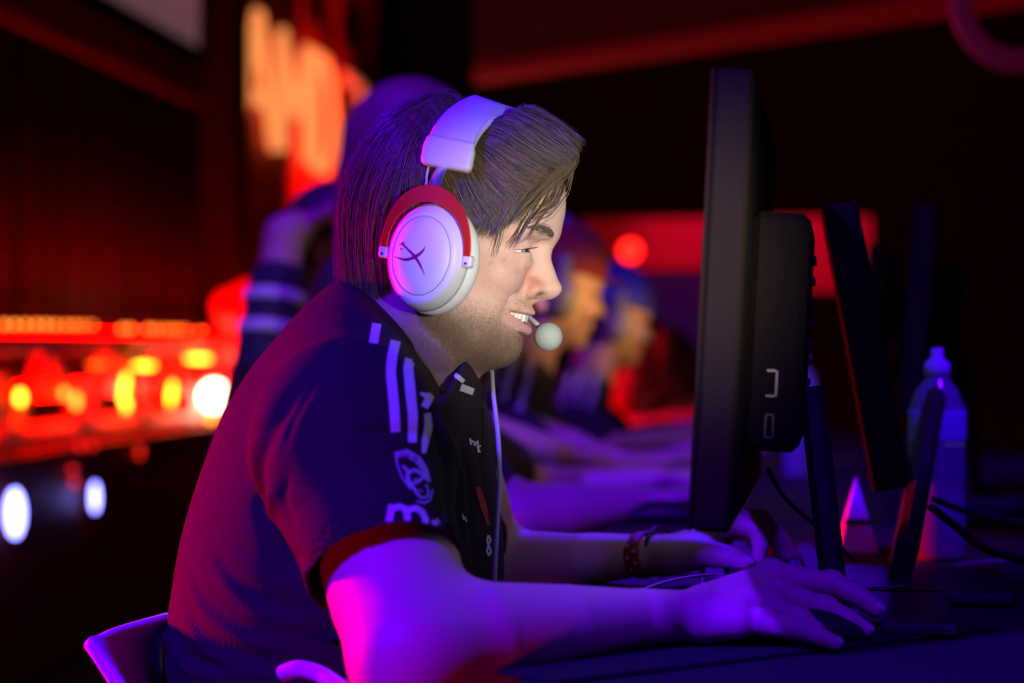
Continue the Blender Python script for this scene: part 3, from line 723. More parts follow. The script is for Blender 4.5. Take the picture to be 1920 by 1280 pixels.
def strip(name, segs, m, n=3, step=3.0):
    """printed strokes: each seg is a list of (px, py, width); the print lies on the cloth"""
    mb = MB()
    for sg in segs:
        q = np.array(sg, float); L_ = np.r_[0, np.cumsum(np.hypot(*np.diff(q[:, :2], axis=0).T))]
        N = max(2, int(L_[-1] / step) + 1); t = np.linspace(0, L_[-1], N); c = np.stack([np.interp(t, L_, q[:, i]) for i in range(3)], 1)
        d = np.gradient(c[:, :2], axis=0); d /= np.linalg.norm(d, axis=1)[:, None] + 1e-9; nn = np.stack([-d[:, 1], d[:, 0]], 1)
        rows = []
        for i in range(N):
            rows.append([onshirt(*(c[i, :2] + nn[i] * c[i, 2] * (j / n - .5))) for j in range(n + 1)])
        for i in range(N - 1):
            for j in range(n):
                qd = [rows[i][j], rows[i][j + 1], rows[i + 1][j + 1], rows[i + 1][j]]
                if any(a is None for a in qd): continue
                if max(np.linalg.norm(qd[0] - qd[2]), np.linalg.norm(qd[1] - qd[3])) > .02: continue
                mb.add(qd, [(0, 1, 2, 3)])
    me = bpy.data.meshes.new(name); me.from_pydata(mb.v, [], mb.f); me.update()
    import bmesh
    b = bmesh.new(); b.from_mesh(me); bmesh.ops.remove_doubles(b, verts=b.verts, dist=.00002); b.to_mesh(me); b.free()
    return link(name, me, m, shirt)
for sg in ([(706, 608, 17), (700, 645, 17)], [(741, 640, 19), (735, 668, 18), (732, 700, 18), (738, 760, 19), (741, 811, 18)],
           [(768, 674, 19), (764, 690, 18), (768, 730, 19), (773, 780, 18), (772, 830, 16)],
           [(786, 738, 3), (805, 745, 15), (794, 764, 14)], [(800, 775, 12), (802, 800, 15), (796, 828, 13), (793, 850, 8)],
           [(853, 704, 10), (868, 716, 8)], [(862, 726, 14), (886, 735, 13)]):
    strip('white_stripe', [sg], M['stripe'], 4)
# sleeve badge: shield with a lettered band and a curled dragon
st = [[(741, 848, 5), (744, 872, 3), (754, 897, 3), (769, 918, 3)], [(742, 853, 11), (762, 850, 14), (782, 862, 14), (796, 882, 11), (804, 904, 5)],
      [(754, 873, 5), (760, 880, 6), (768, 886, 7), (776, 881, 6), (790, 889, 8), (798, 900, 5)], [(764, 884, 6), (763, 896, 8), (768, 908, 8), (776, 918, 6)],
      [(775, 900, 4), (786, 902, 6), (792, 894, 4)], [(776, 916, 6), (782, 928, 5), (790, 934, 4), (800, 932, 4), (802, 920, 3), (797, 908, 3)],
      [(780, 940, 3), (794, 944, 4), (805, 938, 3), (808, 924, 3), (811, 917, 2)], [(784, 920, 4), (792, 922, 2)], [(772, 908, 5), (784, 905, 3)]]
strip('sleeve_badge', st, M['patch'], 2, 2.0)
lt = []
x = 747
for ch in range(6):
    xx = x + ch * 4.0; yy = 855 + (ch - 1) * .2 - (3 if ch < 3 else 3 - (ch - 3) * .9)
    lt.append([(xx, yy - 2, 1.2), (xx + .4, yy + 3, 1.2)]); lt.append([(xx, yy + (ch % 3), 1), (xx + 2, yy + (ch % 2) * 2, 1)])
lt += [[(781, 857, 1.4), (776, 855, 1.4), (774, 861, 1.4), (779, 865, 1.4), (782, 862, 1.4), (779, 861, 1.2)]]
strip('badge_lettering', lt, M['cloth'], 1, 1.5).location = (0, -.0007, 0)
# sponsor lettering near the hem: m and the start of an o
strip('sleeve_letter', [[(735, 947, 13), (729, 979, 13)], [(736, 955, 10), (747, 950, 11), (759, 954, 12), (763, 965, 12), (763, 979, 13)],
                           [(766, 957, 10), (778, 953, 11), (790, 960, 12), (796, 972, 12), (796, 985, 12)]], M['stripe'], 3, 2.0)
strip('sleeve_letter', [[(813, 976, 9), (812, 984, 11), (818, 995, 11), (826, 1003, 8)], [(816, 974, 5), (826, 984, 5), (834, 1000, 5), (838, 1012, 3)]], M['stripe'], 3, 2.0)
strip('chest_lettering', [[(879, 822, 4), (882, 834, 4)], [(882, 826, 3), (889, 830, 4), (888, 836, 4)], [(893, 826, 4), (896, 848, 4)], [(900, 836, 3), (893, 838, 3), (899, 848, 3)]], M['stripe'], 1, 2.0)
strip('chest_emblem', [[(893, 912, 8), (901, 935, 12), (908, 960, 10), (914, 985, 6)], [(900, 925, 5), (905, 950, 5)]], M['redprint'], 2, 3.0)
strip('chest_digits', [[(914, 1003, 4), (911, 1012, 4), (914, 1022, 4), (918, 1012, 4), (914, 1003, 4)], [(914, 1022, 4), (911, 1033, 4), (915, 1042, 4), (919, 1033, 4), (914, 1022, 4)],
                       [(866, 963, 3), (868, 974, 3)], [(870, 968, 3), (873, 978, 3)]], M['stripe'], 1, 2.0)
# trousers: seated legs under the desk
TR = SDF()
for d in (1.80, 2.02):
    hip = P(620, 1440, d); hip[2] = .50; knee = hip + [.44, -.02, .0]; TR.chain([hip, knee], [.085, .065], k=.04)
    TR.chain([knee, knee + [.03, 0, -.42]], [.062, .045], k=.03); TR.chain([knee + [.03, 0, -.43], knee + [.16, -.01, -.455]], [.045, .038], k=.02)
TR.ell(P(612, 1440, 1.91) * [1, 1, 0] + [0, 0, .52], (.14, .17, .11), k=.05)
tm = TR.mesh(.006, 'trousers'); relax(tm, 1); link('trousers', tm, M['denim'], player)

# ------------------------------------------------------------------ headset
hs = thing('headset', 'white over-ear headset with red-lit metal yokes and round foam microphone, worn by the smiling player', 'headset', L(0, 0, 0))
ty = R(22)                                                          # cups face slightly backwards and lean
FC = np.array([math.cos(ty), -math.sin(ty), 0]); SC = np.array([-math.sin(ty), -math.cos(ty), 0.06]); SC /= np.linalg.norm(SC)
UC = np.cross(SC, FC) * -1; UC = UC if UC[2] > 0 else -UC
rl = R(-7); FX = FC * math.cos(rl) + UC * math.sin(rl); UX = -FC * math.sin(rl) + UC * math.cos(rl)
def cup(center, side, near):
    out = SC * side if side > 0 else np.array([-SC[0], -SC[1], SC[2]])
    fx, ux = FX, UX
    Rm = np.stack([fx, ux, out], 1)
    prof = [(.0001, .021), (.016, .0205), (.0262, .0190), (.0266, .0184), (.0275, .0186), (.031, .0160), (.0345, .0110), (.0360, .0060), (.0362, .0015), (.0345, .0005)]
    mb = MB(); mb.lathe(prof[::-1], center, Rm, 64, (1.0, 1.26)); c = mb.build('ear_cup', M['white'], hs, True)
    mb = MB(); mb.lathe([(.0335, .0005), (.0330, -.0015), (.0358, -.003), (.0385, -.006), (.0395, -.011), (.0385, -.0165), (.0350, -.020), (.0250, -.021)][::-1], center, Rm, 64, (1.0, 1.22)); mb.build('ear_pad', M['leather'], hs, True)
    return c, Rm
CN = P(807, 483, 1.800)
cupn, RN = cup(CN, 1, True)
def C(a, b, o): return CN + RN @ np.array([a, b, o])
# emblem on the cup: crossing brush strokes
def emb(pts, ws):
    mb = MB(); q = spline([(*p, 0) for p in pts], 6)[:, :2]; w = np.interp(np.linspace(0, 1, len(q)), np.linspace(0, 1, len(ws)), ws); V = []
    d = np.gradient(q, axis=0); d /= np.linalg.norm(d, axis=1)[:, None]; nn = np.stack([-d[:, 1], d[:, 0]], 1)
    def top(a, b): 
        r_ = math.hypot(a, b / 1.26); return np.interp(r_, [0, .016, .0262], [.021, .0205, .0190]) + .0002
    for i in range(len(q)):
        for s in (-1, 0, 1):
            a, b = q[i] + nn[i] * w[i] * .5 * s; V.append(C(a, b, top(a, b)))
    mb.add(V, [(i * 3 + j, i * 3 + j + 1, i * 3 + j + 4, i * 3 + j + 3) for i in range(len(q) - 1) for j in (0, 1)])
    return mb
def e2(px, py):                                                       # photo measure -> cup plane
    return ((px - 812) / 2105 * 1.06 + (py - 484) / 2105 * .10, -(py - 484) / 2105 * 1.06)
me_ = MB()
for pts, ws in (([(762, 491), (785, 494), (802, 488), (815, 478), (821, 468)], [.0004, .0022, .0030, .0022, .0004]),
                ([(776, 467), (788, 476), (802, 487), (813, 500), (822, 516)], [.0020, .0016, .0028, .0018, .0003]),
                ([(772, 471), (779, 467), (783, 465)], [.0008, .0012, .0008]), ([(775, 476), (778, 478)], [.0018, .0014])):
    b = emb([e2(*p) for p in pts], ws); me_.add(b.v, b.f)
me_.build('cup_emblem', M['logo'], cupn)
# seam ring
mb = MB(); a = np.linspace(0, 2 * math.pi, 65); mb.tube([C(.0264 * math.cos(t), .0264 * 1.26 * math.sin(t), .0189) for t in a], .00022, 6); mb.build('seam_ring', M['monitor'], cupn, True)
# yoke: flat metal fork; slider; headband end piece; band
def yoke(Cf, sgn):
    t = np.linspace(-1, 1, 65); pts = []
    for x in t:
        an = x * R(97); pts.append(Cf(.0385 * math.sin(an), .0450 * math.cos(an) * 1.04 + .006, .0125 + .004 * math.cos(an)))
    wd = [.0062 + .0085 * (math.cos(x * math.pi / 2) ** 2.5) for x in t]
    mb = MB(); nrm = Cf(0, 0, 1) - Cf(0, 0, 0); sides = []
    for i in range(len(pts)):
        tt = pts[min(i + 1, 64)] - pts[max(i - 1, 0)]; sides.append(np.cross(nrm, tt))
    V = []; mb.ribbon(pts, sides, wd, .0016); return mb, pts
mb, yp = yoke(C, 1); yk = mb.build('yoke', M['yoke'], hs, False)
for i in (0, -1):
    s = -1 if i == 0 else 1
    mb = MB(); mb.box(C(.0388 * s, .0000, .0085), (.0085, .0105, .0105), RN, .0018); hb = mb.build('hinge_block', M['white'], hs)
    mb = MB(); mb.lathe([(.0012, 0), (.0012, .0004)], C(.0388 * s, -.0020, .0137), RN, 12); mb.build('screw', M['black'], hb)
E0 = P(832, 309, 1.806)                                              # lower edge of the end piece
Y0 = C(.0005, .0515, .0165)
mb = MB(); sp = spline([Y0, (Y0 + E0) / 2 + np.array([-.001, -.001, 0]), E0 + (E0 - Y0) * .15], 8); mb.ribbon(sp, FX, [.0150 - .0045 * min(1, i / 5) for i in range(len(sp))], .0016); mb.build('slider', M['redmetal'], hs, True)
mb = MB(); mb.tube(spline([C(-.017, .0440, .006), C(-.0115, .060, .004), P(800, 330, 1.81), P(806, 300, 1.812)], 8), .0011, 8); mb.build('cup_wire', M['white'], hs, True)
# band over the head: near end, apex, far end
FB = FW * .97 + UP * -.22
cen = P(870, 420, 1.92)
sides = []; 
for p in bp:
    k = (p[1] - BP[0][1]) / (BP[-1][1] - BP[0][1]); sides.append(FW * 1.0 + UP * (-.10 - .30 * max(0, 1 - abs(k - .45) * 2)) + np.array([0, .25, 0]) * (1 - abs(k - .45)))
mb = MB(); mb.ribbon(bp, sides, .039, .0085); band = mb.build('headband', M['leather'], hs, True)
mb = MB()
tw = []
for i, p in enumerate(bp):
    t = bp[min(i + 1, len(bp) - 1)] - bp[max(i - 1, 0)]; t /= np.linalg.norm(t); a = np.array(sides[i]); a = a - t * (a @ t); a /= np.linalg.norm(a); n = np.cross(t, a); n = n if n @ (p - cen) > 0 else -n; tw.append((t, a, n))
for i in np.linspace(3, len(bp) - 4, 110):
    k = int(i); f = i - k; p = bp[k] * (1 - f) + bp[k + 1] * f; t, a, n = tw[k]; 
    mb.tube([p + a * .0188 + n * .0044, p + a * .0204 + n * .0016, p + a * .0202 - n * .0016], .00042, 5)
mb.build('stitching', M['leather'], band)
def endpiece(c, t, a, n):
    T = SDF(); T.box(c, (.0212, .0066, .0132), np.stack([a, n, t], 1), .0042); T.box(c - t * .002, (.0222, .0068, .0100), np.stack([a, n, t], 1), .0042, k=.002); return link('band_end_cap', T.mesh(.0011, 'cap'), M['white'], hs)
t, a, n = tw[1]; endpiece(bp[0] * .30 + bp[6] * .70 - t * .0030 - n * .0005, t, a, n)
t, a, n = tw[-2]; endpiece(bp[-1] * .5 + bp[-7] * .5, t, a, n)
# far cup
CFc = L(.2, -8.3, .3); out = -SD; RFm = np.stack([FX, UX, out], 1)
mb = MB(); mb.lathe([(.0001, .021), (.016, .0205), (.0262, .0190), (.031, .0160), (.0345, .0110), (.0360, .0060), (.0345, .0005)][::-1], CFc, RFm, 48, (1, 1.26)); mb.build('ear_cup', M['white'], hs, True)
mb = MB(); mb.lathe([(.0335, .0005), (.0358, -.003), (.0395, -.011), (.0350, -.020), (.0250, -.021)][::-1], CFc, RFm, 48, (1, 1.22)); mb.build('ear_pad', M['leather'], hs, True)
def Cf2(a, b, o): return CFc + RFm @ np.array([a, b, o])
mb, yp2 = yoke(Cf2, -1); mb.build('yoke', M['yoke'], hs, False)
mb = MB(); mb.ribbon([yp2[32], (yp2[32] + bp[-1]) / 2, bp[-1]], FX, .011, .0016); mb.build('slider', M['redmetal'], hs, True)
# microphone boom from the far cup, round foam ball in front of the mouth
bm2 = spline([Cf2(.01, -.035, .006), Cf2(.05, -.060, .004), P(975, 588, 1.965), P(1003, 605, 1.93), P(1022, 624, 1.915)], 8)
mb = MB(); mb.tube(bm2, .0024, 10); boom = mb.build('microphone_boom', M['white'], hs, True)
fb = P(1028, 631, 1.91); sphere_mesh(fb, .0128, 24).build('foam_ball', M['foam'], hs, True)
cp = spline([Cf2(-.002, -.044, .006), P(912, 640, 1.985), P(921, 690, 1.93), P(925, 740, 1.86), P(934, 820, 1.80), P(936, 900, 1.775), P(931, 1000, 1.76), P(927, 1092, 1.76), P(925, 1180, 1.78), P(960, 1330, 1.80)], 8)
mb = MB(); mb.tube(cp, .0021, 8); mb.build('headset_cable', M['cable'], hs, True)

# ================================================================== the hall
DIR = np.array([.0975, 1, 0]); DIR /= np.linalg.norm(DIR); PER = np.array([DIR[1], -DIR[0], 0])   # the row of desks runs along DIR
RR = np.stack([PER, DIR, UP], 1)                                     # columns: across (to the right), along, up
AL = math.atan2(-DIR[0], DIR[1])
def W3(a, b, z): return PER * a + DIR * (b + 0) + np.array([0, 0, z]) + np.array([0, -1.9, 0])     # a across, b along from the camera
M['floor'] = mat('stage_floor', (0.03, 0.028, 0.03), 0.25, bump=0.05, bscale=60)
M['wallm'] = mat('dark_wall', (0.045, 0.03, 0.03), 0.8, bump=0.2, bscale=30)
M['curtain'] = mat('dark_curtain', (0.02, 0.01, 0.01), 0.85, bump=0.2, bscale=400)
M['ceil'] = mat('dark_ceiling', (0.012, 0.012, 0.012), 0.9)
M['desk'] = mat('desk_top', (0.028, 0.025, 0.028), 0.65, bump=0.06, bscale=300, spec=0.12)
M['pad'] = mat('mouse_pad', (0.006, 0.006, 0.007), 0.92, bump=0.2, bscale=3000)
M['gloss'] = mat('gloss_black_panel', (0.12, 0.012, 0.014), 0.5)  # black panel with the red stage reflection put into its base colour
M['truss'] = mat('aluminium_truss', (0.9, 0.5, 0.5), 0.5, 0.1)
M['bulb'] = mat('warm_bulb', (1, .7, .3), 0.4, emit=(1.0, 0.32, 0.03), estr=4.5)
M['hot'] = mat('amber_lamp', (1, .8, .3), 0.4, emit=(1.0, 0.45, 0.02), estr=9)
M['white_lamp'] = mat('white_lamp', (1, 1, 1), 0.4, emit=(1.0, 0.62, 0.4), estr=15)
M['blue_lamp'] = mat('blue_white_lamp', (.6, .7, 1), 0.4, emit=(0.22, 0.22, 1.0), estr=11)
M['letter'] = mat('lit_letter', (0.9, 0.6, 0.4), 0.6, emit=(1.0, 0.30, 0.08), estr=1.0)
M['letter2'] = mat('lit_arrow', (0.9, 0.6, 0.4), 0.6, emit=(0.5, 0.20, 0.09), estr=.45)
M['screen_off'] = mat('projection_screen', (0.6, 0.52, 0.55), 0.9, emit=(0.10, 0.045, 0.058), estr=1.0)  # dim light on the surface is put in as emission
M['redled'] = mat('red_led', (1, 0, 0), 0.4, emit=(1, 0.01, 0.005), estr=6)
M['redled2'] = mat('red_light_strip', (1, 0, 0), 0.4, emit=(1, 0.0, 0.0), estr=15)
M['panel'] = mat('red_panel', (0.75, 0.12, 0.2), 0.7)

def slab(name, c, size, m, rot=RR, parent=None, bev=0.0, smooth=False):
    mb = MB(); mb.box(c, size, rot, bev); return mb.build(name, m, parent, smooth)
struct(slab('floor', W3(1.0, 6, -.05), (9, 22, .1), M['floor']))
struct(slab('ceiling', W3(1.0, 6, 4.45), (9, 22, .1), M['ceil']))
struct(slab('wall_left', W3(-2.62, 7.5, 2.2), (.1, 19, 4.4), M['wallm']))
struct(slab('wall_back', W3(1.0, 17.05, 2.2), (9, .1, 4.4), M['wallm']))
struct(slab('wall_right', W3(5.4, 6, 2.2), (.1, 22, 4.4), M['wallm']))
struct(slab('wall_front', W3(1.0, -4.9, 2.2), (9, .1, 4.4), M['wallm']))

# curtains along the left wall: pleated cloths hung side by side
def curtain(b0, b1, z0, z1, label, grp=None):
    n = max(24, int((b1 - b0) * 26)); V = []; F = []
    for k in range(n + 1):
        b = b0 + (b1 - b0) * k / n; a = -2.515 + .035 * math.sin(k * .9) + .012 * math.sin(k * 2.3)
        V += [W3(a, b, z0), W3(a, b, z1), W3(a - .012, b, z0), W3(a - .012, b, z1)]
    for k in range(n):
        i = 4 * k; F += [(i, i + 4, i + 5, i + 1), (i + 2, i + 3, i + 7, i + 6), (i + 1, i + 5, i + 7, i + 3), (i, i + 2, i + 6, i + 4)]
    F += [(0, 1, 3, 2), (4 * n, 4 * n + 2, 4 * n + 3, 4 * n + 1)]
    o = MB().add(V, F).build('curtain', M['curtain'], None, True); tag(o, label, 'curtain', grp)
curtain(4.5, 7.4, .68, 2.09, 'dark pleated curtain below the grey projection screen', 'curtains on the left wall')
curtain(7.45, 10.15, .68, 2.09, 'dark red-lit pleated curtain reaching to the dark pillar beside the lit letters', 'curtains on the left wall')
# projection screen high on the left wall
t = thing('projection_screen', 'dim grey projection screen high on the left wall', 'screen', W3(-2.52, 8.0, 2.3))
slab('screen_surface', W3(-2.50, 8.0, 3.20), (.02, 4.1, 1.60), M['screen_off'], parent=t)
slab('screen_frame', W3(-2.50, 7.98, 2.355), (.05, 4.3, .09), M['darkmat'], parent=t)
slab('screen_frame', W3(-2.50, 10.10, 3.2), (.05, .10, 1.7), M['darkmat'], parent=t)
o = slab('cable_rail', W3(-2.44, 7.6, 2.13), (.05, 4.6, .05), mat('red_painted_rail', (.10, .02, .02), .7)); tag(o, 'thin red-lit rail running under the grey screen', 'rail')
o = slab('pillar', W3(-2.46, 10.45, 2.2), (.18, .34, 4.39), M['wallm'], bev=.01); o['kind'] = 'structure'; o.name = 'trim_1'
# banner wall with the lit letters
bn = thing('illuminated_sign', 'orange lit letters and arrow mark on a red glowing banner high on the wall', 'sign', W3(-2.50, 10.6, 2.0))
slab('banner', W3(-2.50, 13.1, 2.2), (.03, 4.6, 4.3), mat('red_banner', (.55, .06, .05), .7), parent=bn)
def letter(strokes, b0, wd, z0, h, name, m):
    mb = MB()
    for st_ in strokes:
        pts = [W3(-2.42, b0 + u * wd, z0 + v * h) for u, v in st_]
        mb.ribbon(pts, PER * 0 + DIR * .8 + UP * .6 if False else np.cross(PER, (pts[-1] - pts[0]) / np.linalg.norm(pts[-1] - pts[0])),   .10 if abs(st_[0][1] - st_[-1][1]) > .7 else .07, .05)
    return mb.build(name, m, bn)
def poly(st_, n=8): return [tuple(p[:2]) for p in spline([(u, v, 0) for u, v in st_], n)]
zz, hh_ = 2.06, .66
letter([[(0, 0), (.5, 1)], [(.5, 1), (1, 0)], [(.2, .33), (.8, .33)]], 10.62, .85, zz, hh_, 'letter', M['letter'])
letter([[(0, 0), (0, 1)], [(0, 1), (.5, .35)], [(.5, .35), (1, 1)], [(1, 1), (1, 0)]], 11.65, .75, zz, hh_, 'letter', M['letter'])
letter([[(0, 0), (0, 1)]] + [[a_, b_] for a_, b_ in zip(*(lambda q: (q[:-1], q[1:]))([(0, 1), (.5, 1), (.85, .8), (1, .5), (.85, .2), (.5, 0), (0, 0)]))], 12.65, .62, zz, hh_, 'letter', M['letter'])
letter([[(0, 1), (1, 1)], [(1, 1), (1, 0)], [(.55, .6), (.0, .05)], [(0, .45), (0, .02)], [(0, .02), (.5, .02)]], 13.65, .62, zz, hh_, 'arrow', M['letter2'])

# stage edge with a gloss panel and a lying truss full of lamps
st = thing('stage_riser', 'low black stage riser with glossy front under the lit truss', 'stage', W3(-2.2, 8, 0))
slab('riser_front', W3(-2.02, 7.6, .325), (.03, 6.6, .63), M['gloss'], parent=st)
slab('riser_top', W3(-2.22, 7.6, .655), (.46, 6.6, .03), M['gloss'], parent=st)
tr = thing('truss', 'aluminium truss lying on the stage riser glowing deep red', 'truss', W3(-2.2, 8, .67))
b0, b1 = 4.6, 10.6
for a in (-2.34, -2.08):
    for z in (.70, .985):
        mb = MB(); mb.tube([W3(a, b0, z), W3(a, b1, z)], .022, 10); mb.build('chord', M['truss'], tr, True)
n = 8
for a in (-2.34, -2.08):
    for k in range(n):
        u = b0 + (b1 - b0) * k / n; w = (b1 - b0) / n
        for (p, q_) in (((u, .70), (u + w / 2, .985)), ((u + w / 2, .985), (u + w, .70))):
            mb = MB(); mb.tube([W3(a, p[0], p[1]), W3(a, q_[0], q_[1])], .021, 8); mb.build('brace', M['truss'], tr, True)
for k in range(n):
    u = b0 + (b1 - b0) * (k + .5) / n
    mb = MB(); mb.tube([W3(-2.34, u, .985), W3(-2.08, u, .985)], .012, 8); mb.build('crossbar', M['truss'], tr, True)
# glowing strips added to fill the truss with red light
for z, bb0, bb1, lb in ((.84, 4.7, 10.4, 'red light bar inside the truss'), (1.03, 4.7, 10.4, 'red light bar along the top of the truss')):
    mb = MB(); mb.box(W3(-2.21, (bb0 + bb1) / 2, z), (.06, bb1 - bb0, .05 if z < 1 else .018), RR); o = mb.build('light_bar', M['redled2']); tag(o, lb, 'light')
def ball(name, c, r, m, label, cat, grp=None, sc=(1, 1, 1), base=True):
    mb = MB(); prof = [(max(1e-5, math.sin(math.pi * i / 10)), -math.cos(math.pi * i / 10)) for i in range(11)]
    mb.lathe([(p * r, z * r) for p, z in prof], (0, 0, 0), None, 14); me = mb.mesh(name)
    o = link(name, me, m); o.location = c; o.scale = sc; tag(o, label, cat, grp); return o
b_ = ball('string_bulb', W3(-2.2, 7.4, 1.1), .0085, M['bulb'], 'small warm bulb in the row above the lying truss', 'light bulb', 'warm bulbs above the truss')
xs = [8, 28, 48, 68, 86, 104, 124, 140, 155, 172] + [230, 245, 278, 292, 310, 322, 334, 346] + [375, 395, 415, 425, 436, 446]
for i, x in enumerate(xs):
    a = -2.30; b = 1; 
    # solve along-distance b so that the bulb shows at pixel column x
    lo, hi = 4.0, 12.0
    for _ in range(40):
        mid = (lo + hi) / 2; p = W3(a, mid, 1.1); X = 960 + 4000 * p[0] / (p[1] + 1.9)
        lo, hi = (mid, hi) if X < x else (lo, mid)
    z = 1.0 - (608 + (8 if x > 220 else 0) + max(0, (x - 340) * .16) - 640) / 4000 * (p[1] + 1.9)
    o = b_ if i == 0 else b_.copy()
    if i: COL.objects.link(o)
    o.location = (p[0], p[1], z)
    run_ = 'left' if x < 200 else ('middle' if x < 360 else 'right'); tag(o, {'left': 'small warm bulb in the long left run above the truss', 'middle': 'small warm bulb in the middle run above the truss', 'right': 'small warm bulb in the short right run next to the red cover'}[run_], 'light bulb', 'warm bulbs of the ' + run_ + ' run')
mb = MB(); mb.tube([W3(-2.30, 7.2, 1.07), W3(-2.30, 10.4, 1.05)], .006, 6); o = mb.build('bulb_wire', M['darkmat'], None, True); tag(o, 'thin wire carrying the row of warm bulbs', 'wire')
def at(px, py, a):
    lo, hi = 3.0, 16.0
    for _ in range(40):
        mid = (lo + hi) / 2; p = W3(a, mid, 0); X = 960 + 4000 * p[0] / (p[1] + 1.9)
        lo, hi = (mid, hi) if X < px else (lo, mid)
    p = p.copy(); p[2] = 1.0 - (py - 640) / 4000 * (p[1] + 1.9); return p
def lampthing(px, py, a, r, m, label, grp=None, sc=(1, 1, 1), rot=0):
    o = ball('stage_light', at(px, py, a), r, m, label, 'light', grp, sc); o.rotation_euler = (0, rot, 0); return o
lampthing(402, 742, -2.0, .058, M['white_lamp'], 'big white glaring lamp at the end of the truss')
lampthing(396, 782, -2.0, .020, M['bulb'], 'small amber lamp under the white glaring lamp')
lampthing(270, 686, -2.05, .020, M['hot'], 'left of two wide yellow lamps on the truss top', None, (2.0, 1, .5))
lampthing(372, 672, -2.05, .022, M['hot'], 'right wide yellow lamp on the truss top, above the white lamp', None, (2.3, 1, .5))
lampthing(38, 745, -2.05, .014, M['hot'], 'yellow lamp low in the truss, nearest the picture edge', None, (1, 1, 1.6))
lampthing(120, 737, -2.05, .010, M['bulb'], 'dim orange lamp left of the pair between truss braces', None, (1, 1, 1.6))
lampthing(143, 752, -2.05, .013, M['bulb'], 'dim orange lamp right of the pair between truss braces', None, (1, 1, 1.8))
lampthing(233, 728, -2.05, .016, M['hot'], 'tall slanted yellow lamp left of two in the truss', None, (.8, 1, 3.2), .15)
lampthing(237, 760, -2.05, .012, M['hot'], 'short yellow lamp under the left slanted lamp', None, (.8, 1, 1.8), .15)
lampthing(322, 738, -2.05, .015, M['hot'], 'tall slanted yellow lamp right of two in the truss', None, (.8, 1, 3.0), .12)
lampthing(185, 684, -2.05, .014, mat('orange_glow_lamp', (1, .3, .1), .4, emit=(1, .12, .01), estr=3), 'faint orange wide lamp on the truss top', None, (2.6, 1, .5))
lampthing(28, 962, -1.96, .026, M['blue_lamp'], 'large oval blue-white lamp low on the riser front', None, (1, .9, 2.6))
lampthing(178, 932, -1.96, .012, M['blue_lamp'], 'narrow oval blue-white lamp low on the riser front', None, (1, .9, 3.8))
ld = [(150, 838), (172, 836), (262, 840), (262, 852), (136, 880), (140, 905)]  # glowing dots placed as reflections of red lights in the gloss front
o0 = None
for i, (x, y) in enumerate(ld):
    if o0 is None: o0 = o = lampthing(x, y, -1.99, .010, mat('dim_red_led', (1, 0, 0), .4, emit=(1, .02, .01), estr=1.6), 'small red indicator light on the glossy riser front', 'red indicator lights on the riser')
    else: o = o0.copy(); COL.objects.link(o)
    o.location = at(x, y, -1.99)
    tag(o, ['upper left red indicator light on the riser front, left of a pair', 'upper left red indicator light on the riser front, right of a pair', 'topmost of two stacked red indicator lights on the riser front', 'lower of two stacked red indicator lights on the riser front', 'red indicator light just under the upper left pair', 'lowest red indicator light on the riser front, above the narrow blue lamp'][i], 'light', 'red indicator lights on the riser')
# red cloth heap and red glow past the truss end
T = SDF()
for (x, y, r_) in ((440, 575, .07), (470, 560, .07), (465, 605, .07), (455, 640, .08), (400, 628, .035), (478, 585, .06)): T.ell(at(x, y, -1.9), (r_ * 1.3, r_ * 1.5, r_ * 1.1), k=.08)
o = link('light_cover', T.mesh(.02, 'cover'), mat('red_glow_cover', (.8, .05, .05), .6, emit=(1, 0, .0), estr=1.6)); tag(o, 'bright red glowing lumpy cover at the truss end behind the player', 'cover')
o = slab('roll_up_post', W3(-1.62, 6.6, .45) + [0, 0, 0], (.03, .10, .9), mat('beige_post', (.45, .33, .25), .6), bev=.004); tag(o, 'pale narrow post at the lower left picture edge', 'post')
o.location = Vector(P(8, 1150, 6.4)) - Vector(W3(-1.62, 6.6, .45)) ; o.location.z = 0

# back of the hall on the right: red lit panels with a dark television
rp = thing('lit_panel', 'wide red-lit wall panel behind the row of players', 'panel', P(1350, 640, 11) * [1, 1, 0])
slab('panel_board', P(1360, 478, 11), (1.48, .06, .38), M['panel'], parent=rp)
slab('panel_post', P(1205, 640, 11.04) * [1, 1, 0] + [0, 0, .62], (.20, .05, 1.24), M['panel'], parent=rp)
tv = thing('television', 'dark television on a pole below the red-lit panel', 'television', P(1265, 655, 10.6))
slab('stand_pole', P(1262, 585, 10.62) * [1, 1, 0] + [0, 0, .5], (.05, .04, 1.0), M['black'], parent=tv)
slab('casing', P(1262, 585, 10.6), (.36, .05, .42), M['black'], parent=tv, bev=.01); slab('display', P(1262, 585, 10.57), (.32, .012, .37), mat('dark_violet_display', (.02, .01, .05), .3, emit=(.014, .001, .03), estr=1), parent=tv)
o = ball('red_lamp', P(1182, 470, 9.5), .045, M['redled'], 'round red lamp glowing in front of the red-lit panel', 'light')
pl_ = P(1182, 470, 9.5); mb = MB(); mb.tube([pl_ + [0, .05, 0], pl_ * [1, 1, 0] + [0, .05, .005]], .008, 8); mb.build('lamp_pole', M['black'], None, True); tag(bpy.data.objects['lamp_pole'], 'thin black pole carrying the round red lamp', 'pole')
o = ball('red_lamp', P(1030, 8, 9.0), .055, mat('dim_red_lamp', (1, .2, .2), .4, emit=(.55, .02, .04), estr=1.0), 'dim pink lamp hanging at the top of the picture', 'light', None, (1.3, 1, .8))
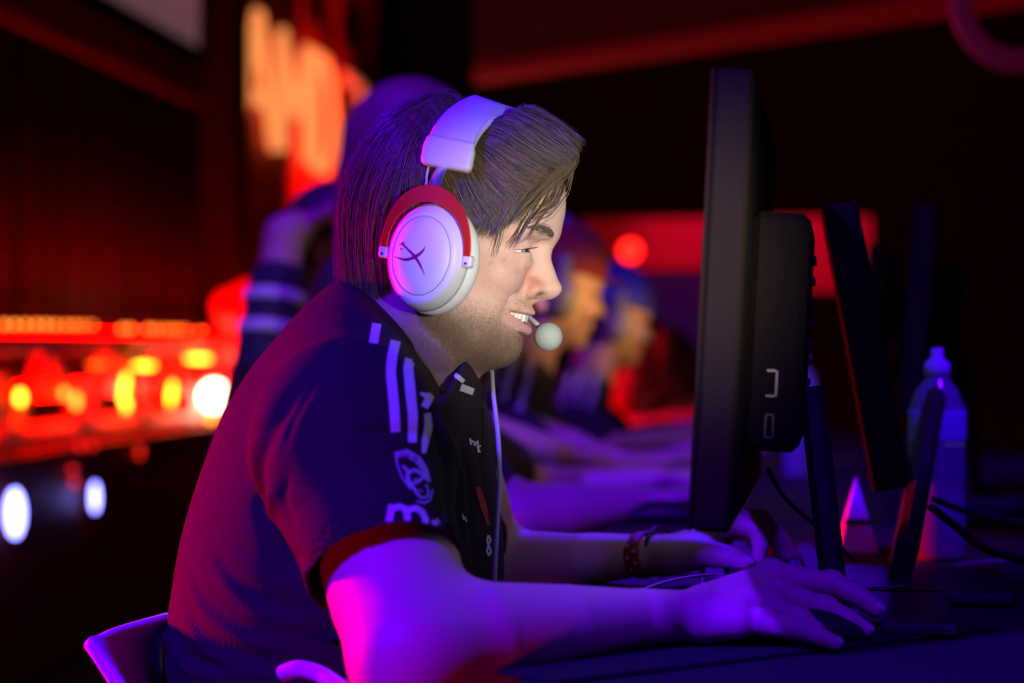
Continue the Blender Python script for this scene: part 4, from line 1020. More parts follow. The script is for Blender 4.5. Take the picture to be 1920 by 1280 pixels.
# overhead beam; the red light on it is put into the materials as emission
bm_t = thing('ceiling_beam', 'long dark overhead beam with a red-lit lower edge', 'beam', P(1300, 90, 6.0))
A_, B_ = P(900, 140, 7.2), P(1960, -20, 5.2)
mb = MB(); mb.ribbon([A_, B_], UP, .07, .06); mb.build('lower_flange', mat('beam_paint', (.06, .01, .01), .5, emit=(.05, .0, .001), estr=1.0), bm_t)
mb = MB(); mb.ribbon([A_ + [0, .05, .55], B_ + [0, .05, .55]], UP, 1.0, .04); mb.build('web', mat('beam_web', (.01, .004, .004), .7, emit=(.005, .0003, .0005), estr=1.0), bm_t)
mb = MB(); mb.tube([P(1905 + 105 * math.cos(a), -5 + 120 * math.sin(a), 4.0) for a in np.linspace(0, 2 * math.pi, 49)], .022, 8); o = mb.build('hoop_light', mat('pink_hoop', (.5, .05, .15), .5, emit=(.030, .001, .006), estr=1.0), None, True); tag(o, 'curved dim pink hoop at the upper right corner', 'light')

# ------------------------------------------------------------------ desks
DZ = .76
def desk(b, label, ln=1.18):
    t = thing('desk', label, 'desk', W3(.42 - .19, b, 0), 'tournament desks in a row')
    c = W3(.43 - .185, b, 0)
    mb = MB(); mb.box(c + [0, 0, DZ - .015], (.78, ln, .03), RR, .004); mb.build('desk_top', M['desk'], t)
    for s in (-1, 1):
        mb = MB(); mb.box(c + DIR * s * (ln / 2 - .03) + [0, 0, DZ / 2 - .02], (.70, .03, DZ - .03), RR, .003); mb.build('side_panel', M['black'], t)
    mb = MB(); mb.box(c + PER * .3 + [0, 0, .45], (.02, ln - .1, .5), RR); mb.build('modesty_panel', M['black'], t)
    return t
desk(1.60, 'nearest desk, under the smiling player\'s forearms'); desk(2.80, 'second desk, under the arms of the player in the dark red cap'); desk(4.0, 'third desk, in front of the player in the blue cap'); desk(5.2, 'fourth desk, farthest up the row')
desk(.40, 'desk in the foreground beyond the lower picture edge')

# mouse pad, turned on the desk
PADN = np.array([.45 - .045, .32, 0]); PADN /= np.linalg.norm(PADN)
pc = np.array([.235, -.145, DZ + .002]); PR = np.stack([PADN, np.array([-PADN[1], PADN[0], 0]), UP], 1)
# its near edge runs from lower left to right
e0, e1 = P(1040, 1275, .236 * 4000 / 635), P(1880, 1172, .236 * 4000 / 532)
ed = (e1 - e0); ed[2] = 0; Le = np.linalg.norm(ed); ed /= Le; en = np.array([-ed[1], ed[0], 0]); PR = np.stack([ed, en, UP], 1)
pc = (e0 + e1) / 2 * [1, 1, 0] + en * .19 + [0, 0, DZ + .002]
mb = MB(); mb.box(pc, (.48, .38, .004), PR, .0015); o = mb.build('mouse_pad', M['pad']); tag(o, 'large black cloth mouse pad under the near hand', 'mouse pad')
# mouse under the right hand
mz = DZ + .004
T = SDF(); mc = P(1500, 1195, 1.70); mc[2] = mz + .006
mdx = P(1600, 1150, 1.70) - P(1400, 1150, 1.68); mdx[2] = 0; mdx /= np.linalg.norm(mdx); MR = np.stack([mdx, np.array([-mdx[1], mdx[0], 0]), UP], 1)
def mouse(c, Rm, label):
    t = thing('mouse', label, 'computer mouse', tuple(np.array(c) * [1, 1, 0] + [0, 0, mz]))
    T = SDF(); T.ell(c, (.058, .030, .020), Rm, k=.01); T.box(c + [0, 0, -.003], (.050, .027, .008), Rm, .006, k=.01)
    T.fn(lambda p: p[:, 2] - (mz + .0005), c - .08, c + .08, op='s', k=.001) if False else None
    T.fn(lambda p: p[:, 2] - (mz + .0006), c - [.08, .08, .06], c + [.08, .08, -.004], op='s', k=.0005)
    link('shell', T.mesh(.0022, 'mouse'), M['black'], t)
    mb = MB(); mb.tube([c + Rm @ np.array([.026, -.003, .0165]), c + Rm @ np.array([.026, .003, .0165])], .0075, 14); mb.build('scroll_wheel', M['darkmat'], t, True)
    mb = MB(); mb.box(c + Rm @ np.array([-.012, -.0275, .004]), (.008, .004, .002), Rm, .0005); mb.build('indicator_light', M['redled'], t)
    return t
mouse(mc + np.array([0, 0, .002]), MR, 'black computer mouse gripped by the near hand')
# keyboard under the left hand
kc = W3(.262, 2.10, DZ); kc = P(1440, 1065, 2.10) * [1, 1, 0] + [0, 0, DZ]
kb = thing('keyboard', 'dark compact keyboard under the player\'s far hand', 'keyboard', kc)
mb = MB(); mb.box(kc + [0, 0, .010], (.135, .36, .018), RR, .003); mb.build('case', M['black'], kb)
keym = None
for i in range(5):
    for j in range(15):
        p = kc + RR @ np.array([-.052 + i * .0235, -.165 + j * .0235, .0225])
        if keym is None:
            mb = MB(); mb.box((0, 0, 0), (.0195, .0195, .008), RR, .002); keym = mb.mesh('key')
        o = bpy.data.objects.new('key', keym); COL.objects.link(o)
        if not keym.materials: keym.materials.append(M['black'])
        o.parent = kb; o.location = Vector(p) - Vector(kc)
cbl = thing('keyboard_cable', 'thin pale cable arching over the desk between the two hands', 'cable', P(1200, 1110, 1.9))
mb = MB(); mb.tube(spline([P(1150, 1130, 1.86), P(1230, 1096, 1.90), P(1300, 1080, 1.93), P(1355, 1078, 1.95), P(1410, 1090, 1.96), P(1480, 1098, 1.98)], 8), .0013, 6); mb.build('cable', mat('brown_cable', (.45, .30, .26), .5), cbl, True)

# ------------------------------------------------------------------ monitors
def monitor(pn_, pf_, lean, z0, z1, th, label, grp=None, side=-1, emit=(.9, 1, .86), es=2.0, stand=True, bulge=True, foot=None, flip=False, bc=(.42, .62)):
    """pn_, pf_: near and far end of the panel (x, y); the screen faces the player (-x)"""
    pn_ = np.array([*pn_, 0.]); pf_ = np.array([*pf_, 0.]); ax = pf_ - pn_; wd = np.linalg.norm(ax); ax /= wd
    nx = np.array([ax[1], -ax[0], 0])                                # away from the player
    upv = UP * math.cos(lean) + nx * math.sin(lean); out = np.cross(ax, upv); out = out if out @ nx > 0 else -out
    Rm = np.stack([out, ax, upv], 1); c0 = (pn_ + pf_) / 2 + [0, 0, z0]; H = (z1 - z0) / math.cos(lean)
    t = thing('monitor', label, 'monitor', c0 * [1, 1, 0] + nx * .1 + [0, 0, DZ], grp)
    def q(o_, a_, u_): return c0 + Rm @ np.array([o_, a_, u_])
    mb = MB(); mb.box(q(th / 2, 0, H / 2), (th, wd, H), Rm, .003); mb.build('housing', M['monitor'], t)
    fo = th if flip else 0; fs = 1 if flip else -1
    for (a_, u_, wa, wu) in ((-wd / 2 + .005, H / 2, .010, H), (wd / 2 - .005, H / 2, .010, H), (0, .010, wd - .02, .020), (0, H - .005, wd - .02, .010)):
        mb = MB(); mb.box(q(fo + fs * .0015, a_, u_), (.003, wa, wu), Rm, .0008); mb.build('bezel', M['monitor'], t)
    mb = MB(); mb.box(q(fo + fs * .0005, 0, H / 2 + .005), (.001, wd - .02, H - .03), Rm)
    sc = mat('lit_display', (.02, .02, .02), .3, emit=emit, estr=es); mb.build('display', sc, t)
    if bulge:
        mb = MB(); mb.box(q(th + .022, -.02, H * bc[0]), (.045, wd * .52, H * bc[1]), Rm, .006); bg = mb.build('rear_housing', M['monitor'], t)
        mb = MB()
        for k in range(9): mb.box(q(th + .046, -.02 + wd * .12, H * .42 + (k - 4) * .018), (.003, wd * .2, .005), Rm)
        mb.build('vent_grille', M['darkmat'], bg)
        e = wd * .26 + .04
        mb = MB(); yy = H * (bc[0] - .12)
        for (o_, u_, so, su) in ((th + .020, yy + .010, .007, .0018), (th + .020, yy - .010, .007, .0018), (th + .0245, yy, .0018, .020)): mb.box(q(o_, .02 - e - .001, u_), (so, .002, su), Rm)
        mb.build('port', mat('port_metal', (.9, .75, .5), .25, .8), bg)
        mb = MB(); yy = H * (bc[0] - .22)
        for (o_, u_, so, su) in ((th + .0175, yy, .0015, .018), (th + .0235, yy, .0015, .018), (th + .0205, yy + .009, .006, .0015), (th + .0205, yy - .009, .006, .0015)): mb.box(q(o_, .02 - e - .001, u_), (so, .002, su), Rm)
        mb.build('port', mat('port_metal_dim', (.35, .22, .14), .35, .8), bg)
    mb = MB(); s0 = q(th + .02, 0, H * .3); nb = foot if foot is not None else s0 + nx * .05; nb = np.array([nb[0], nb[1], DZ + .02]); mb.ribbon([s0 + nx * .03, nb], ax, .07, .022); mb.build('stand_neck', M['black'], t)
    mb = MB(); mb.box(nb + [0, 0, -.013], (.20, .24, .012), np.stack([nx, ax, UP], 1), .004); mb.build('stand_base', M['black'], t)
    return t
n1 = P(1283, 640, 1.555); f1 = P(1392, 640, 2.165)
monitor((n1[0] + .005, n1[1]), (f1[0] - .010, f1[1]), R(3), 1 - 355 / 4000 * 1.555, 1 + 512 / 4000 * 1.555, .028, 'tall dark monitor seen edge-on in front of the smiling face', es=.22, bc=(.44, .56))
n2 = P(1636, 640, 2.15); dd = np.array([.170, 1]); dd /= np.linalg.norm(dd)
ft = P(1690, 1120, 2.05)
monitor((n2[0], n2[1]), (n2[0] + dd[0] * .50, n2[1] + dd[1] * .50), -R(10.5), 1 - 285 / 4000 * 2.15, 1 + 252 / 4000 * 2.15, .036, 'slimmer monitor turned away and leaning, seen edge-on beside the bottle', es=.02, bulge=False, flip=True, foot=ft)
# monitors of the players further up the row
k0 = W3(.245, 3.05, 0); monitor((k0[0] - .0, k0[1] - .05), (k0[0] + .10, k0[1] + .45), R(4), .90, 1.19, .03, 'dark monitor of the second desk, partly hidden by the tall near monitor', es=.9, emit=(1, .55, .25))
k0 = W3(.27, 4.2, 0); monitor((k0[0], k0[1]), (k0[0] + .12, k0[1] + .5), R(4), .90, 1.19, .03, 'dark monitor of the third desk, in the gap between the two near monitors', es=.9, emit=(1, .6, .3))
# cables behind the monitors
def cable(pts, r_, m, label, name='cable'):
    mb = MB(); mb.tube(spline(pts, 8), r_, 8); o = mb.build(name, m, None, True); tag(o, label, 'cable'); return o
cable([P(1745, 950, 2.1), P(1790, 985, 2.12), P(1850, 1030, 2.15), P(1930, 1050, 2.2), P(2010, 1050, 2.25)], .0045, M['black'], 'thick black cable sagging from the leaning monitor to the right')
cable([P(1750, 935, 2.16), P(1810, 958, 2.2), P(1880, 975, 2.25), P(1990, 985, 2.3)], .0035, M['black'], 'thinner black cable above the thick one, going right')
cable([P(1740, 1068, 2.2), P(1790, 1060, 2.25), P(1850, 1052, 2.3), P(1950, 1054, 2.3)], .0016, mat('thin_grey_cable', (.3, .25, .25), .5), 'thin grey cable lying behind the bottle foot')
cable([P(1440, 880, 1.95), P(1465, 925, 1.97), P(1500, 960, 1.99), P(1560, 1010, 2.02), P(1600, 1050, 2.05)], .0022, M['black'], 'thin black cable hanging below the tall near monitor')
cable([P(1560, 1100, 1.9), P(1620, 1102, 1.92), P(1700, 1098, 1.95)], .0014, mat('thin_dark_cable', (.2, .12, .08), .5), 'thin dark cable on the desk beside the fingertips')

# ------------------------------------------------------------------ bottle
def bottle(base, h, r_, label, tint=(.5, .5, .9), liquid=True):
    t = thing('bottle', label, 'bottle', base)
    def pr(l): return [(a * r_, b * h) for a, b in l]
    gm = mat('clear_plastic', (.75, .75, 1.0), .12, trans=.75)
    mb = MB(); mb.lathe(pr([(.92, 0), (1, .03), (1, .30), (.95, .34), (1, .38), (1, .66), (.97, .72), (.75, .80), (.45, .85), (.36, .88), (.36, .90)]), base, None, 32); mb.build('bottle_body', gm, t, True)
    mb = MB(); mb.lathe(pr([(.90, .02), (.95, .04), (.95, .30), (.9, .34), (.95, .38), (.95, .535), (.001, .536)]), base, None, 28); mb.build('drink', mat('dark_drink', (.03, .01, .02), .08, coat=.5), t, True)
    mb = MB(); mb.lathe(pr([(1.01, .56), (1.02, .565), (1.02, .70), (1.01, .705)]), base, None, 32); mb.build('label', mat('blue_label', (.35, .35, .75), .4), t, True)
    mb = MB(); mb.lathe(pr([(.42, .87), (.46, .88), (.46, .925), (.40, .93), (.30, .945), (.22, .955), (.22, .99), (.18, 1.0)]), base, None, 24); mb.build('sport_cap', mat('pale_cap', (.6, .6, .8), .35), t, True)
    return t
bb = P(1757, 1050, 2.34); bb[2] = DZ + .001; bottle(bb, .232, .031, 'sport-cap drink bottle with dark drink standing behind the leaning monitor')
b2 = P(1500, 890, 3.75); b2[2] = DZ + .001; bottle(b2, .23, .030, 'blurred small bottle standing between the far monitors')
# folded blue card wedge
mb = MB(); cb = P(1603, 1020, 2.45); cb[2] = DZ
def cd(px, py, dy): 
    p = P(px, py, 2.45 + dy); return p
mb.add([(cb[0] - .020, cb[1] - .02, DZ), (cb[0] + .024, cb[1] - .02, DZ), (cb[0] + .001, cb[1], DZ + .085), (cb[0] - .020, cb[1] + .025, DZ), (cb[0] + .024, cb[1] + .025, DZ)], [(0, 1, 2), (1, 4, 2), (4, 3, 2), (3, 0, 2), (0, 3, 4, 1)])
o = mb.build('table_card', mat('blue_white_card', (.7, .7, .9), .5)); tag(o, 'narrow pointed blue-lit card standing on the desk left of the leaning monitor', 'card')
mb = MB(); mb.box((cb[0] + .002, cb[1] - .013, DZ + .034), (.030, .006, .006)); mb.build('dark_band', M['black'], o)

# ------------------------------------------------------------------ chair of the player
ch = thing('chair', 'white moulded plastic chair shell behind the player\'s back', 'chair', P(500, 1400, 1.92) * [1, 1, 0])
rows = [  # v, then across: the shell's left rim seen by the camera; u from near side to far side
    [P(152, 1212, 1.74), P(200, 1178, 1.78), P(300, 1148, 1.92), P(300, 1150, 2.06), P(250, 1170, 2.14)],
    [P(188, 1262, 1.72), P(215, 1235, 1.80), P(270, 1225, 1.92), P(270, 1225, 2.06), P(230, 1230, 2.14)],
    [P(240, 1340, 1.70), P(260, 1330, 1.80), P(300, 1330, 1.92), P(300, 1330, 2.06), P(290, 1330, 2.14)],
    [P(330, 1460, 1.70), P(340, 1490, 1.80), P(360, 1500, 1.92), P(360, 1490, 2.04), P(350, 1460, 2.12)],
    [P(480, 1500, 1.69), P(500, 1560, 1.80), P(520, 1570, 1.92), P(520, 1540, 2.04), P(520, 1470, 2.12)],
    [P(700, 1440, 1.69), P(740, 1520, 1.80), P(760, 1540, 1.92), P(760, 1510, 2.04), P(740, 1430, 2.12)]]
rows = np.array(rows); G2 = np.array([spline(r_, 6) for r_ in rows]); G3 = np.stack([spline(G2[:, j], 6) for j in range(G2.shape[1])], 1)
nu, nv = G3.shape[0], G3.shape[1]
mb = MB(); mb.add(G3.reshape(-1, 3), [(i * nv + j, i * nv + j + 1, (i + 1) * nv + j + 1, (i + 1) * nv + j) for i in range(nu - 1) for j in range(nv - 1)])
sh = mb.build('shell', M['chair'], ch, True); sm_ = sh.modifiers.new('thick', 'SOLIDIFY'); sm_.thickness = .012; bv = sh.modifiers.new('bev', 'BEVEL'); bv.width = .004; bv.segments = 2; bv.limit_method = 'ANGLE'
mb = MB(); mb.tube(spline([P(530, 1262, 1.67), P(560, 1254, 1.66), P(600, 1264, 1.65), P(640, 1290, 1.63), P(700, 1330, 1.62)], 6), .007, 10); mb.build('armrest', M['chair'], ch, True)
ctr = np.array([-.19, .02, 0])
for (x, y) in ((-.20, -.20), (.20, -.20), (-.20, .20), (.20, .20)):
    mb = MB(); mb.tube([ctr + [x * .6, y * .6, .38], ctr + [x * 1.15, y * 1.15, 0.005]], .012, 10); mb.build('leg', M['black'], ch, True)

# ================================================================== the other players, out of focus
M['orangeskin'] = mat('skin_row', (0.60, 0.38, 0.28), 0.5)
M['cap_red'] = mat('dark_red_cap', (0.30, 0.03, 0.04), 0.8)
M['cap_blue'] = mat('blue_cap', (0.06, 0.06, 0.5), 0.8)
M['grey_cup'] = mat('grey_headset', (0.25, 0.25, 0.27), 0.5)
M['jersey2'] = mat('jersey_dark', (0.035, 0.03, 0.045), 0.85, bump=.2, bscale=300)
M['jersey_blue'] = mat('jersey_violet_sleeves', (0.30, 0.28, 0.42), 0.85)
M['red_shirt'] = mat('red_shirt', (0.75, 0.04, 0.03), 0.8)
M['hair2'] = mat('hair_dark', (0.07, 0.05, 0.05), 0.6, bump=.8, bscale=120)
M['hair3'] = mat('hair_long_light', (0.22, 0.12, 0.13), 0.55, bump=.9, bscale=90)
def gamer(label, hc, yaw=0, pitch=8, cap=None, hair=None, phones=True, shirt=None, stripes=True, hands=None, elbows=None, res=.006, sleeve=None, group=None, skin=None, longhair=False, jaw=True, lean=0.0, pose='seat', armbands=False):
    hc = np.array(hc, float); t = thing('person', label, 'person', tuple(hc * [1, 1, 0]), group)
    base = math.atan2(-DIR[0], DIR[1]) + R(yaw); fw = np.array([math.cos(base), math.sin(base), 0]); sd = np.array([fw[1], -fw[0], 0])
    bf = np.array([math.cos(math.atan2(-DIR[0], DIR[1])), math.sin(math.atan2(-DIR[0], DIR[1])), 0]); bs = np.array([bf[1], -bf[0], 0])
    c, s_ = math.cos(R(pitch)), math.sin(R(pitch)); fp = fw * c - UP * s_; up = UP * c + fw * s_; Rm = np.stack([fp, sd, up], 1)
    def h(x, s, z): return hc + Rm @ np.array([x, s, z])
    def b(x, s, z): return hc + bf * x + bs * s + UP * z
    Bd = SDF()
    Bd.ell(h(.008, 0, .050), (.094, .074, .080), Rm, k=.01); Bd.ell(h(.032, 0, -.022), (.050, .057, .072), Rm, k=.02)
    Bd.ell(h(.062, 0, -.082), (.020, .022, .020), Rm, k=.012); Bd.cone(h(.01, 0, -.05), h(.055, 0, -.082), .038, .018, k=.02)
    Bd.cone(h(.090, 0, .010), h(.104, 0, -.026), .0075, .0105, k=.008); Bd.ell(h(.079, 0, -.052), (.013, .024, .014), Rm, k=.010)
    for s in (-1, 1):
        Bd.ell(h(.086, .030 * s, .004), (.013, .014, .009), Rm, op='s', k=.012); Bd.cone(h(.094, .006 * s, .026), h(.078, .045 * s, .022), .008, .009, k=.012)
        Bd.ell(h(.070, .037 * s, -.022), (.02, .02, .02), Rm, k=.015); Bd.ell(h(-.004, .074 * s, -.004), (.016, .007, .030), Rm, k=.005)
    Bd.cone(h(-.02, 0, -.05), b(-.055 - lean, 0, -.17), .050, .060, k=.025)
    T = SDF()
    T.ell(b(-.09 - lean, 0, -.27), (.105, .165, .11), k=.05); T.ell(b(-.11 - lean, 0, -.42), (.12, .165, .16), k=.06); T.ell(b(-.13 - lean, 0, -.60), (.13, .165, .15), k=.06)
    T.cone(b(-.055 - lean, 0, -.15), b(-.07 - lean, .11, -.20), .060, .060, k=.04); T.cone(b(-.055 - lean, 0, -.15), b(-.07 - lean, -.11, -.20), .060, .060, k=.04)
    Bd.ell(b(-.10 - lean, 0, -.33), (.08, .13, .13), k=.05)
    dz = DZ + .035
    for i, s in enumerate((1, -1)):                                 # s=1: camera side
        sh = b(-.08 - lean, .185 * s, -.235); el = np.array(elbows[i]) if elbows else b(.03, .25 * s, -.44); ha = np.array(hands[i]) if hands else b(.34, .15 * s, 0) * [1, 1, 0] + [0, 0, dz]
        if pose == 'seat' and not elbows: el[2] = max(el[2], DZ - .02)
        mid = sh + (el - sh) * .62
        T.chain([sh, mid], [.066, .057], k=.03); Bd.chain([sh, sh + (el - sh) * .7, el], [.048, .044, .038], k=.02)
        wr = el + (ha - el) * .80; Bd.chain([el, el + (ha - el) * .3, wr], [.039, .038, .021], k=.015)
        d = (ha - el) / np.linalg.norm(ha - el); w = np.cross(UP, d); w /= np.linalg.norm(w); 
        pc_ = wr + d * .045; Bd.ell(pc_, (.045, .036, .016), np.stack([d, w, np.cross(d, w)], 1), k=.012)
        for j in range(4):
            a0 = pc_ + d * .03 + w * (.027 - .018 * j); a1 = a0 + d * .032 + UP * .008; a2 = a1 + d * .026 - UP * .016
            Bd.chain([a0, a1, a2], [.0095, .0088, .0072], k=.003)
        a0 = pc_ + w * .03 * s - d * .01; Bd.chain([a0, a0 + d * .03 + w * .014 * s - UP * .008, a0 + d * .055 + w * .012 * s - UP * .012], [.012, .0105, .0085], k=.005)
    me = Bd.mesh(res * .8, 'body'); relax(me, 1); link('body', me, skin or M['orangeskin'], t)
    # hips and legs under the desk
    if pose == 'seat':
        hz = .50; L2 = SDF()
        for s in (-1, 1):
            hp = b(-.13 - lean, .10 * s, 0) * [1, 1, 0] + UP * hz; kn = hp + bf * .42; L2.chain([hp, kn], [.08, .062], k=.04); L2.chain([kn, kn + bf * .03 - UP * .43], [.06, .042], k=.03); L2.chain([kn + bf * .03 - UP * .455, kn + bf * .17 - UP * .462], [.042, .036], k=.02)
        L2.ell(b(-.14 - lean, 0, 0) * [1, 1, 0] + UP * (hz + .03), (.14, .17, .11), k=.05)
    else:
        L2 = SDF(); pl = b(-.13 - lean, 0, -.66)
        for s in (-1, 1):
            hp = pl + bs * .085 * s; L2.chain([hp, hp * [1, 1, 0] + UP * .48, hp * [1, 1, 0] + UP * .07 - bf * .02], [.092, .062, .042], k=.04); L2.chain([hp * [1, 1, 0] + UP * .042 - bf * .04, hp * [1, 1, 0] + UP * .040 + bf * .14], [.042, .036], k=.02)
        L2.ell(pl, (.12, .165, .10), k=.05)
    m2 = L2.mesh(res * 1.5, 'trousers'); relax(m2, 1); link('trousers', m2, M['denim'], t)
    T.chain([b(-.055 - lean, 0, -.19), h(-.02, 0, -.04)], [.058, .058], op='s', k=.008)
    ms = T.mesh(res, 'jersey'); relax(ms, 1); js = link('jersey', ms, shirt or M['jersey2'], t)
    if stripes:
        bv_ = BVHTree.FromPolygons([tuple(a) for a in coords(ms)], [tuple(p.vertices) for p in ms.polygons])
        for s in (-1, 1):
            for k in range(3):
                pts = []
                for u in np.linspace(0, 1, 9):
                    x = -.030 - lean - .030 * k; sp_ = .075 + .165 * u
                    hh = bv_.ray_cast(Vector(b(x - .01 * u, s * sp_ * .98, .02)), Vector(bs * s * .25 * u - UP).normalized())
                    if hh[0] is not None: pts.append(np.array(hh[0]) + np.array(hh[1]) * .001)
                if len(pts) > 3:
                    mb = MB(); mb.ribbon(pts, bf, .016, .002); mb.build('white_stripe', M['stripe'], js)
    if armbands:
        sh = b(-.08 - lean, .185, -.235); el = np.array(elbows[0]); dr = (el - sh) / np.linalg.norm(el - sh); w = np.cross(dr, UP); w /= np.linalg.norm(w); u_ = np.cross(dr, w)
        for t_ in (.26, .50):
            c_ = sh + (el - sh) * t_; rr_ = .066 - .012 * t_ + .003; mb = MB(); mb.ribbon([c_ + rr_ * (w * math.cos(q_) + u_ * math.sin(q_)) for q_ in np.linspace(0, 2 * math.pi, 25)], dr, .024, .003); mb.build('sleeve_stripe', M['stripe'], js, True)
    # hair or cap
    HH = SDF()
    if longhair:
        HH.ell(h(-.012, 0, .055), (.105, .088, .090), Rm); HH.chain([h(-.06, 0, .02), h(-.085, 0, -.09), h(-.105, 0, -.20)], [.075, .066, .04], k=.03)
        HH.chain([h(-.03, .07, .0), h(-.05, .075, -.12)], [.03, .022], k=.02); HH.chain([h(-.03, -.07, .0), h(-.05, -.075, -.12)], [.03, .022], k=.02)
    else:
        HH.ell(h(-.006, 0, .054), (.100, .083, .088), Rm); HH.ell(h(-.055, 0, -.02), (.045, .06, .06), Rm, k=.03)
    HH.fn(lambda p: -(((p - h(.045, 0, .06)) @ Rm) @ np.array([.80, 0, -.60])), h(0, 0, 0) - .2, h(0, 0, 0) + .2, op='s', k=.004)
    mh = HH.mesh(res * .8, 'hair'); relax(mh, 1); link('hair', mh, hair or M['hair2'], t)
    if cap:
        K = SDF(); K.ell(h(.002, 0, .062), (.108, .090, .092), Rm, k=.01)
        K.fn(lambda p: (p - h(0, 0, .042)) @ up, h(0, 0, 0) - .2, h(0, 0, 0) + .2, op='s', k=.003)
        mk = K.mesh(res * .8, 'cap'); relax(mk, 1); ck = link('cap', mk, cap, t)
        mb = MB(); a = np.linspace(-1.1, 1.1, 13); V = []
        for o_, hh_ in ((0, 0), (.05, -.010)):
            for q_ in a: V.append(h(.075 * math.cos(q_) + .02 + o_ * math.cos(q_ * 1.2), .082 * math.sin(q_), .047 + hh_ * math.cos(q_)))
        V += [v_ + up * -.004 for v_ in V]; n_ = 13
        F = [(i, i + 1, n_ + i + 1, n_ + i) for i in range(n_ - 1)] + [(2 * n_ + i, 3 * n_ + i, 3 * n_ + i + 1, 2 * n_ + i + 1) for i in range(n_ - 1)] + [(n_ + i, n_ + i + 1, 3 * n_ + i + 1, 3 * n_ + i) for i in range(n_ - 1)]
        mb.add(V, F); mb.build('visor', cap, ck, True)
    if phones:
        p_ = thing('headset', phones, 'headset', tuple(h(0, 0, 0)))
        arc = [h(.005, .093 * math.cos(q_), .02 + .135 * math.sin(q_)) for q_ in np.linspace(0, math.pi, 21)]
        mb = MB(); mb.ribbon(arc, fp, .030, .008); mb.build('headband', M['grey_cup'], p_, True)
        for s in (-1, 1):
            mb = MB(); Rc = np.stack([fp, up, sd * s], 1); mb.lathe([(.022, -.022), (.036, -.018), (.036, -.006), (.034, 0), (.028, .010), (.001, .013)], h(.004, .088 * s, -.004), Rc, 28, (1, 1.25)); mb.build('ear_cup', M['grey_cup'], p_, True)
    return t
def deskhand(px, py, d): p = P(px, py, d); p[2] = max(p[2], DZ + .03); return p
gamer('player in a dark striped jersey right behind the smiling man, face hidden by his head', P(885, 520, 3.05), 0, 8, phones='headset of the second player, hidden behind the smiling man', hands=(deskhand(1262, 968, 2.86), deskhand(1290, 905, 3.3)), elbows=(P(985, 965, 2.84), P(1010, 925, 3.38)))
gamer('player with a dark red cap and grey headset, seen in profile past the foam microphone', P(1030, 552, 4.1), 16, 6, cap=M['cap_red'], phones='grey headset on the player in the dark red cap')
gamer('player with a blue cap, seen in profile beyond the one in the dark red cap', P(1142, 606, 5.3), 14, 6, cap=M['cap_blue'], phones='dark headset on the player in the blue cap', shirt=M['jersey2'])
gamer('bent player in a red shirt behind the player in the blue cap', P(1190, 668, 6.5), 5, 10, phones='dark headset on the bent player in the red shirt', shirt=M['red_shirt'], stripes=False)
gamer('player in violet sleeves at the far end of the row', P(1252, 690, 7.7), 5, 10, phones='dark headset on the player at the far end', shirt=M['jersey_blue'], stripes=False)
# standing people behind the row
he = P(628, 470, 4.3)
gamer('dark-haired person holding one arm up to the head, behind the smiling player\'s back', he, -10, 5, phones=None, shirt=M['jersey2'], stripes=False, pose='stand', lean=.02, armbands=True,
      elbows=(P(535, 440, 4.2), P(700, 700, 4.45)), hands=(P(596, 408, 4.2), P(760, 760, 4.4)))
gamer('person with long light hair standing behind the smiling player\'s head', P(782, 300, 3.75), 0, 0, phones=None, hair=M['hair3'], longhair=True, pose='stand', lean=.0, stripes=False)
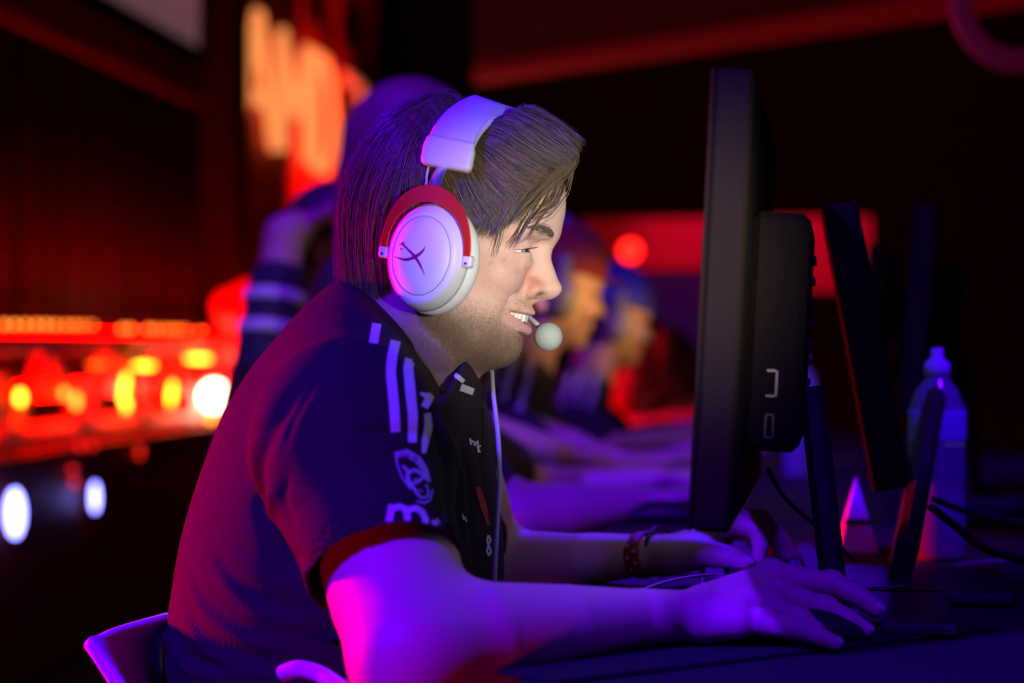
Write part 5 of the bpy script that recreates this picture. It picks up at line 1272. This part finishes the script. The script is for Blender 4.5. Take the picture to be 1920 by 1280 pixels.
# chairs of the row
def back_chair(hx, label):
    c = thing('chair', label, 'chair', (hx[0] - .2, hx[1], 0)); g0 = np.array([hx[0] - .12, hx[1], 0.])
    mb = MB(); mb.box(g0 + [0, 0, .40], (.42, .42, .03), RR, .012); mb.build('seat', M['chair'], c)
    mb = MB(); pts = [g0 - PER * .18 + UP * .42, g0 - PER * .21 + UP * .58, g0 - PER * .23 + UP * .72]; mb.ribbon(pts, DIR, .38, .016); mb.build('backrest', M['chair'], c, True)
    for sx in (-1, 1):
        for sy in (-1, 1): mb = MB(); mb.tube([g0 + PER * .16 * sx + DIR * .16 * sy + UP * .39, g0 + PER * .2 * sx + DIR * .2 * sy + UP * .004], .012, 8); mb.build('leg', M['black'], c, True)
for px, py, d, lb in ((885, 520, 3.05, 'white chair of the second player'), (1030, 552, 4.1, 'white chair of the player in the dark red cap'), (1142, 606, 5.3, 'white chair of the player in the blue cap'), (1190, 668, 6.5, 'white chair of the player in the red shirt'), (1252, 690, 7.7, 'white chair at the far end of the row')):
    back_chair(P(px, py, d), lb)
# warm light of their own screens on the row's faces
for i, (a, b, e) in enumerate(((P(1230, 560, 3.95), P(1085, 570, 4.05), 1.8), (P(1330, 610, 5.1), P(1180, 615, 5.2), 2.0), (P(1120, 560, 2.8), P(950, 580, 3.0), 2))):
    lamp('row_screen_glow', 'SPOT', a, b, e, (1.0, .50, .16), .05, 75, 1.0)
# mouse of the second player
mm = deskhand(1258, 985, 2.84); mm[2] = mz + .008
mouse(mm, RR, 'black mouse with a red light under the second player\'s hand')
# bracelets of the player in front
def band(c, n, rx, ry, w, th, name, m, label, cat='bracelet', beads=0):
    n = np.array(n) / np.linalg.norm(n); a = np.cross(n, UP); a /= np.linalg.norm(a); u = np.cross(a, n)
    mb = MB(); ts = np.linspace(0, 2 * math.pi, 33); mb.ribbon([c + a * rx * math.cos(q_) + u * ry * math.sin(q_) for q_ in ts], n, w, th); 
    root = thing(name, label, cat, tuple(c)); o = mb.build('strap', m, root, True)
    if beads:
        for r_ in range(2):
            for k in range(beads):
                q_ = 2 * math.pi * (k + .5 * r_) / beads; p = c + a * (rx + .0008) * math.cos(q_) + u * (ry + .0008) * math.sin(q_) + n * (r_ - .5) * w * .45
                mb = MB(); mb.box(p, (.0032, .0032, .0028), np.stack([n, -a * math.sin(q_) + u * math.cos(q_), a * math.cos(q_) + u * math.sin(q_)], 1), .0008); mb.build('stud', M['patch'], root)
    return root
nn = LW - LE
band(P(1208, 1040, 2.085), nn, .0290, .0215, .0165, .0022, 'bracelet', mat('red_beaded_strap', (.42, .02, .02), .5, bump=.5, bscale=500), 'dark red studded bracelet on the far wrist', beads=12)
band(P(1240, 1034, 2.088), nn, .0330, .0245, .0045, .0022, 'wristband', M['black'], 'thin black wristband beside the red bracelet', 'wristband')
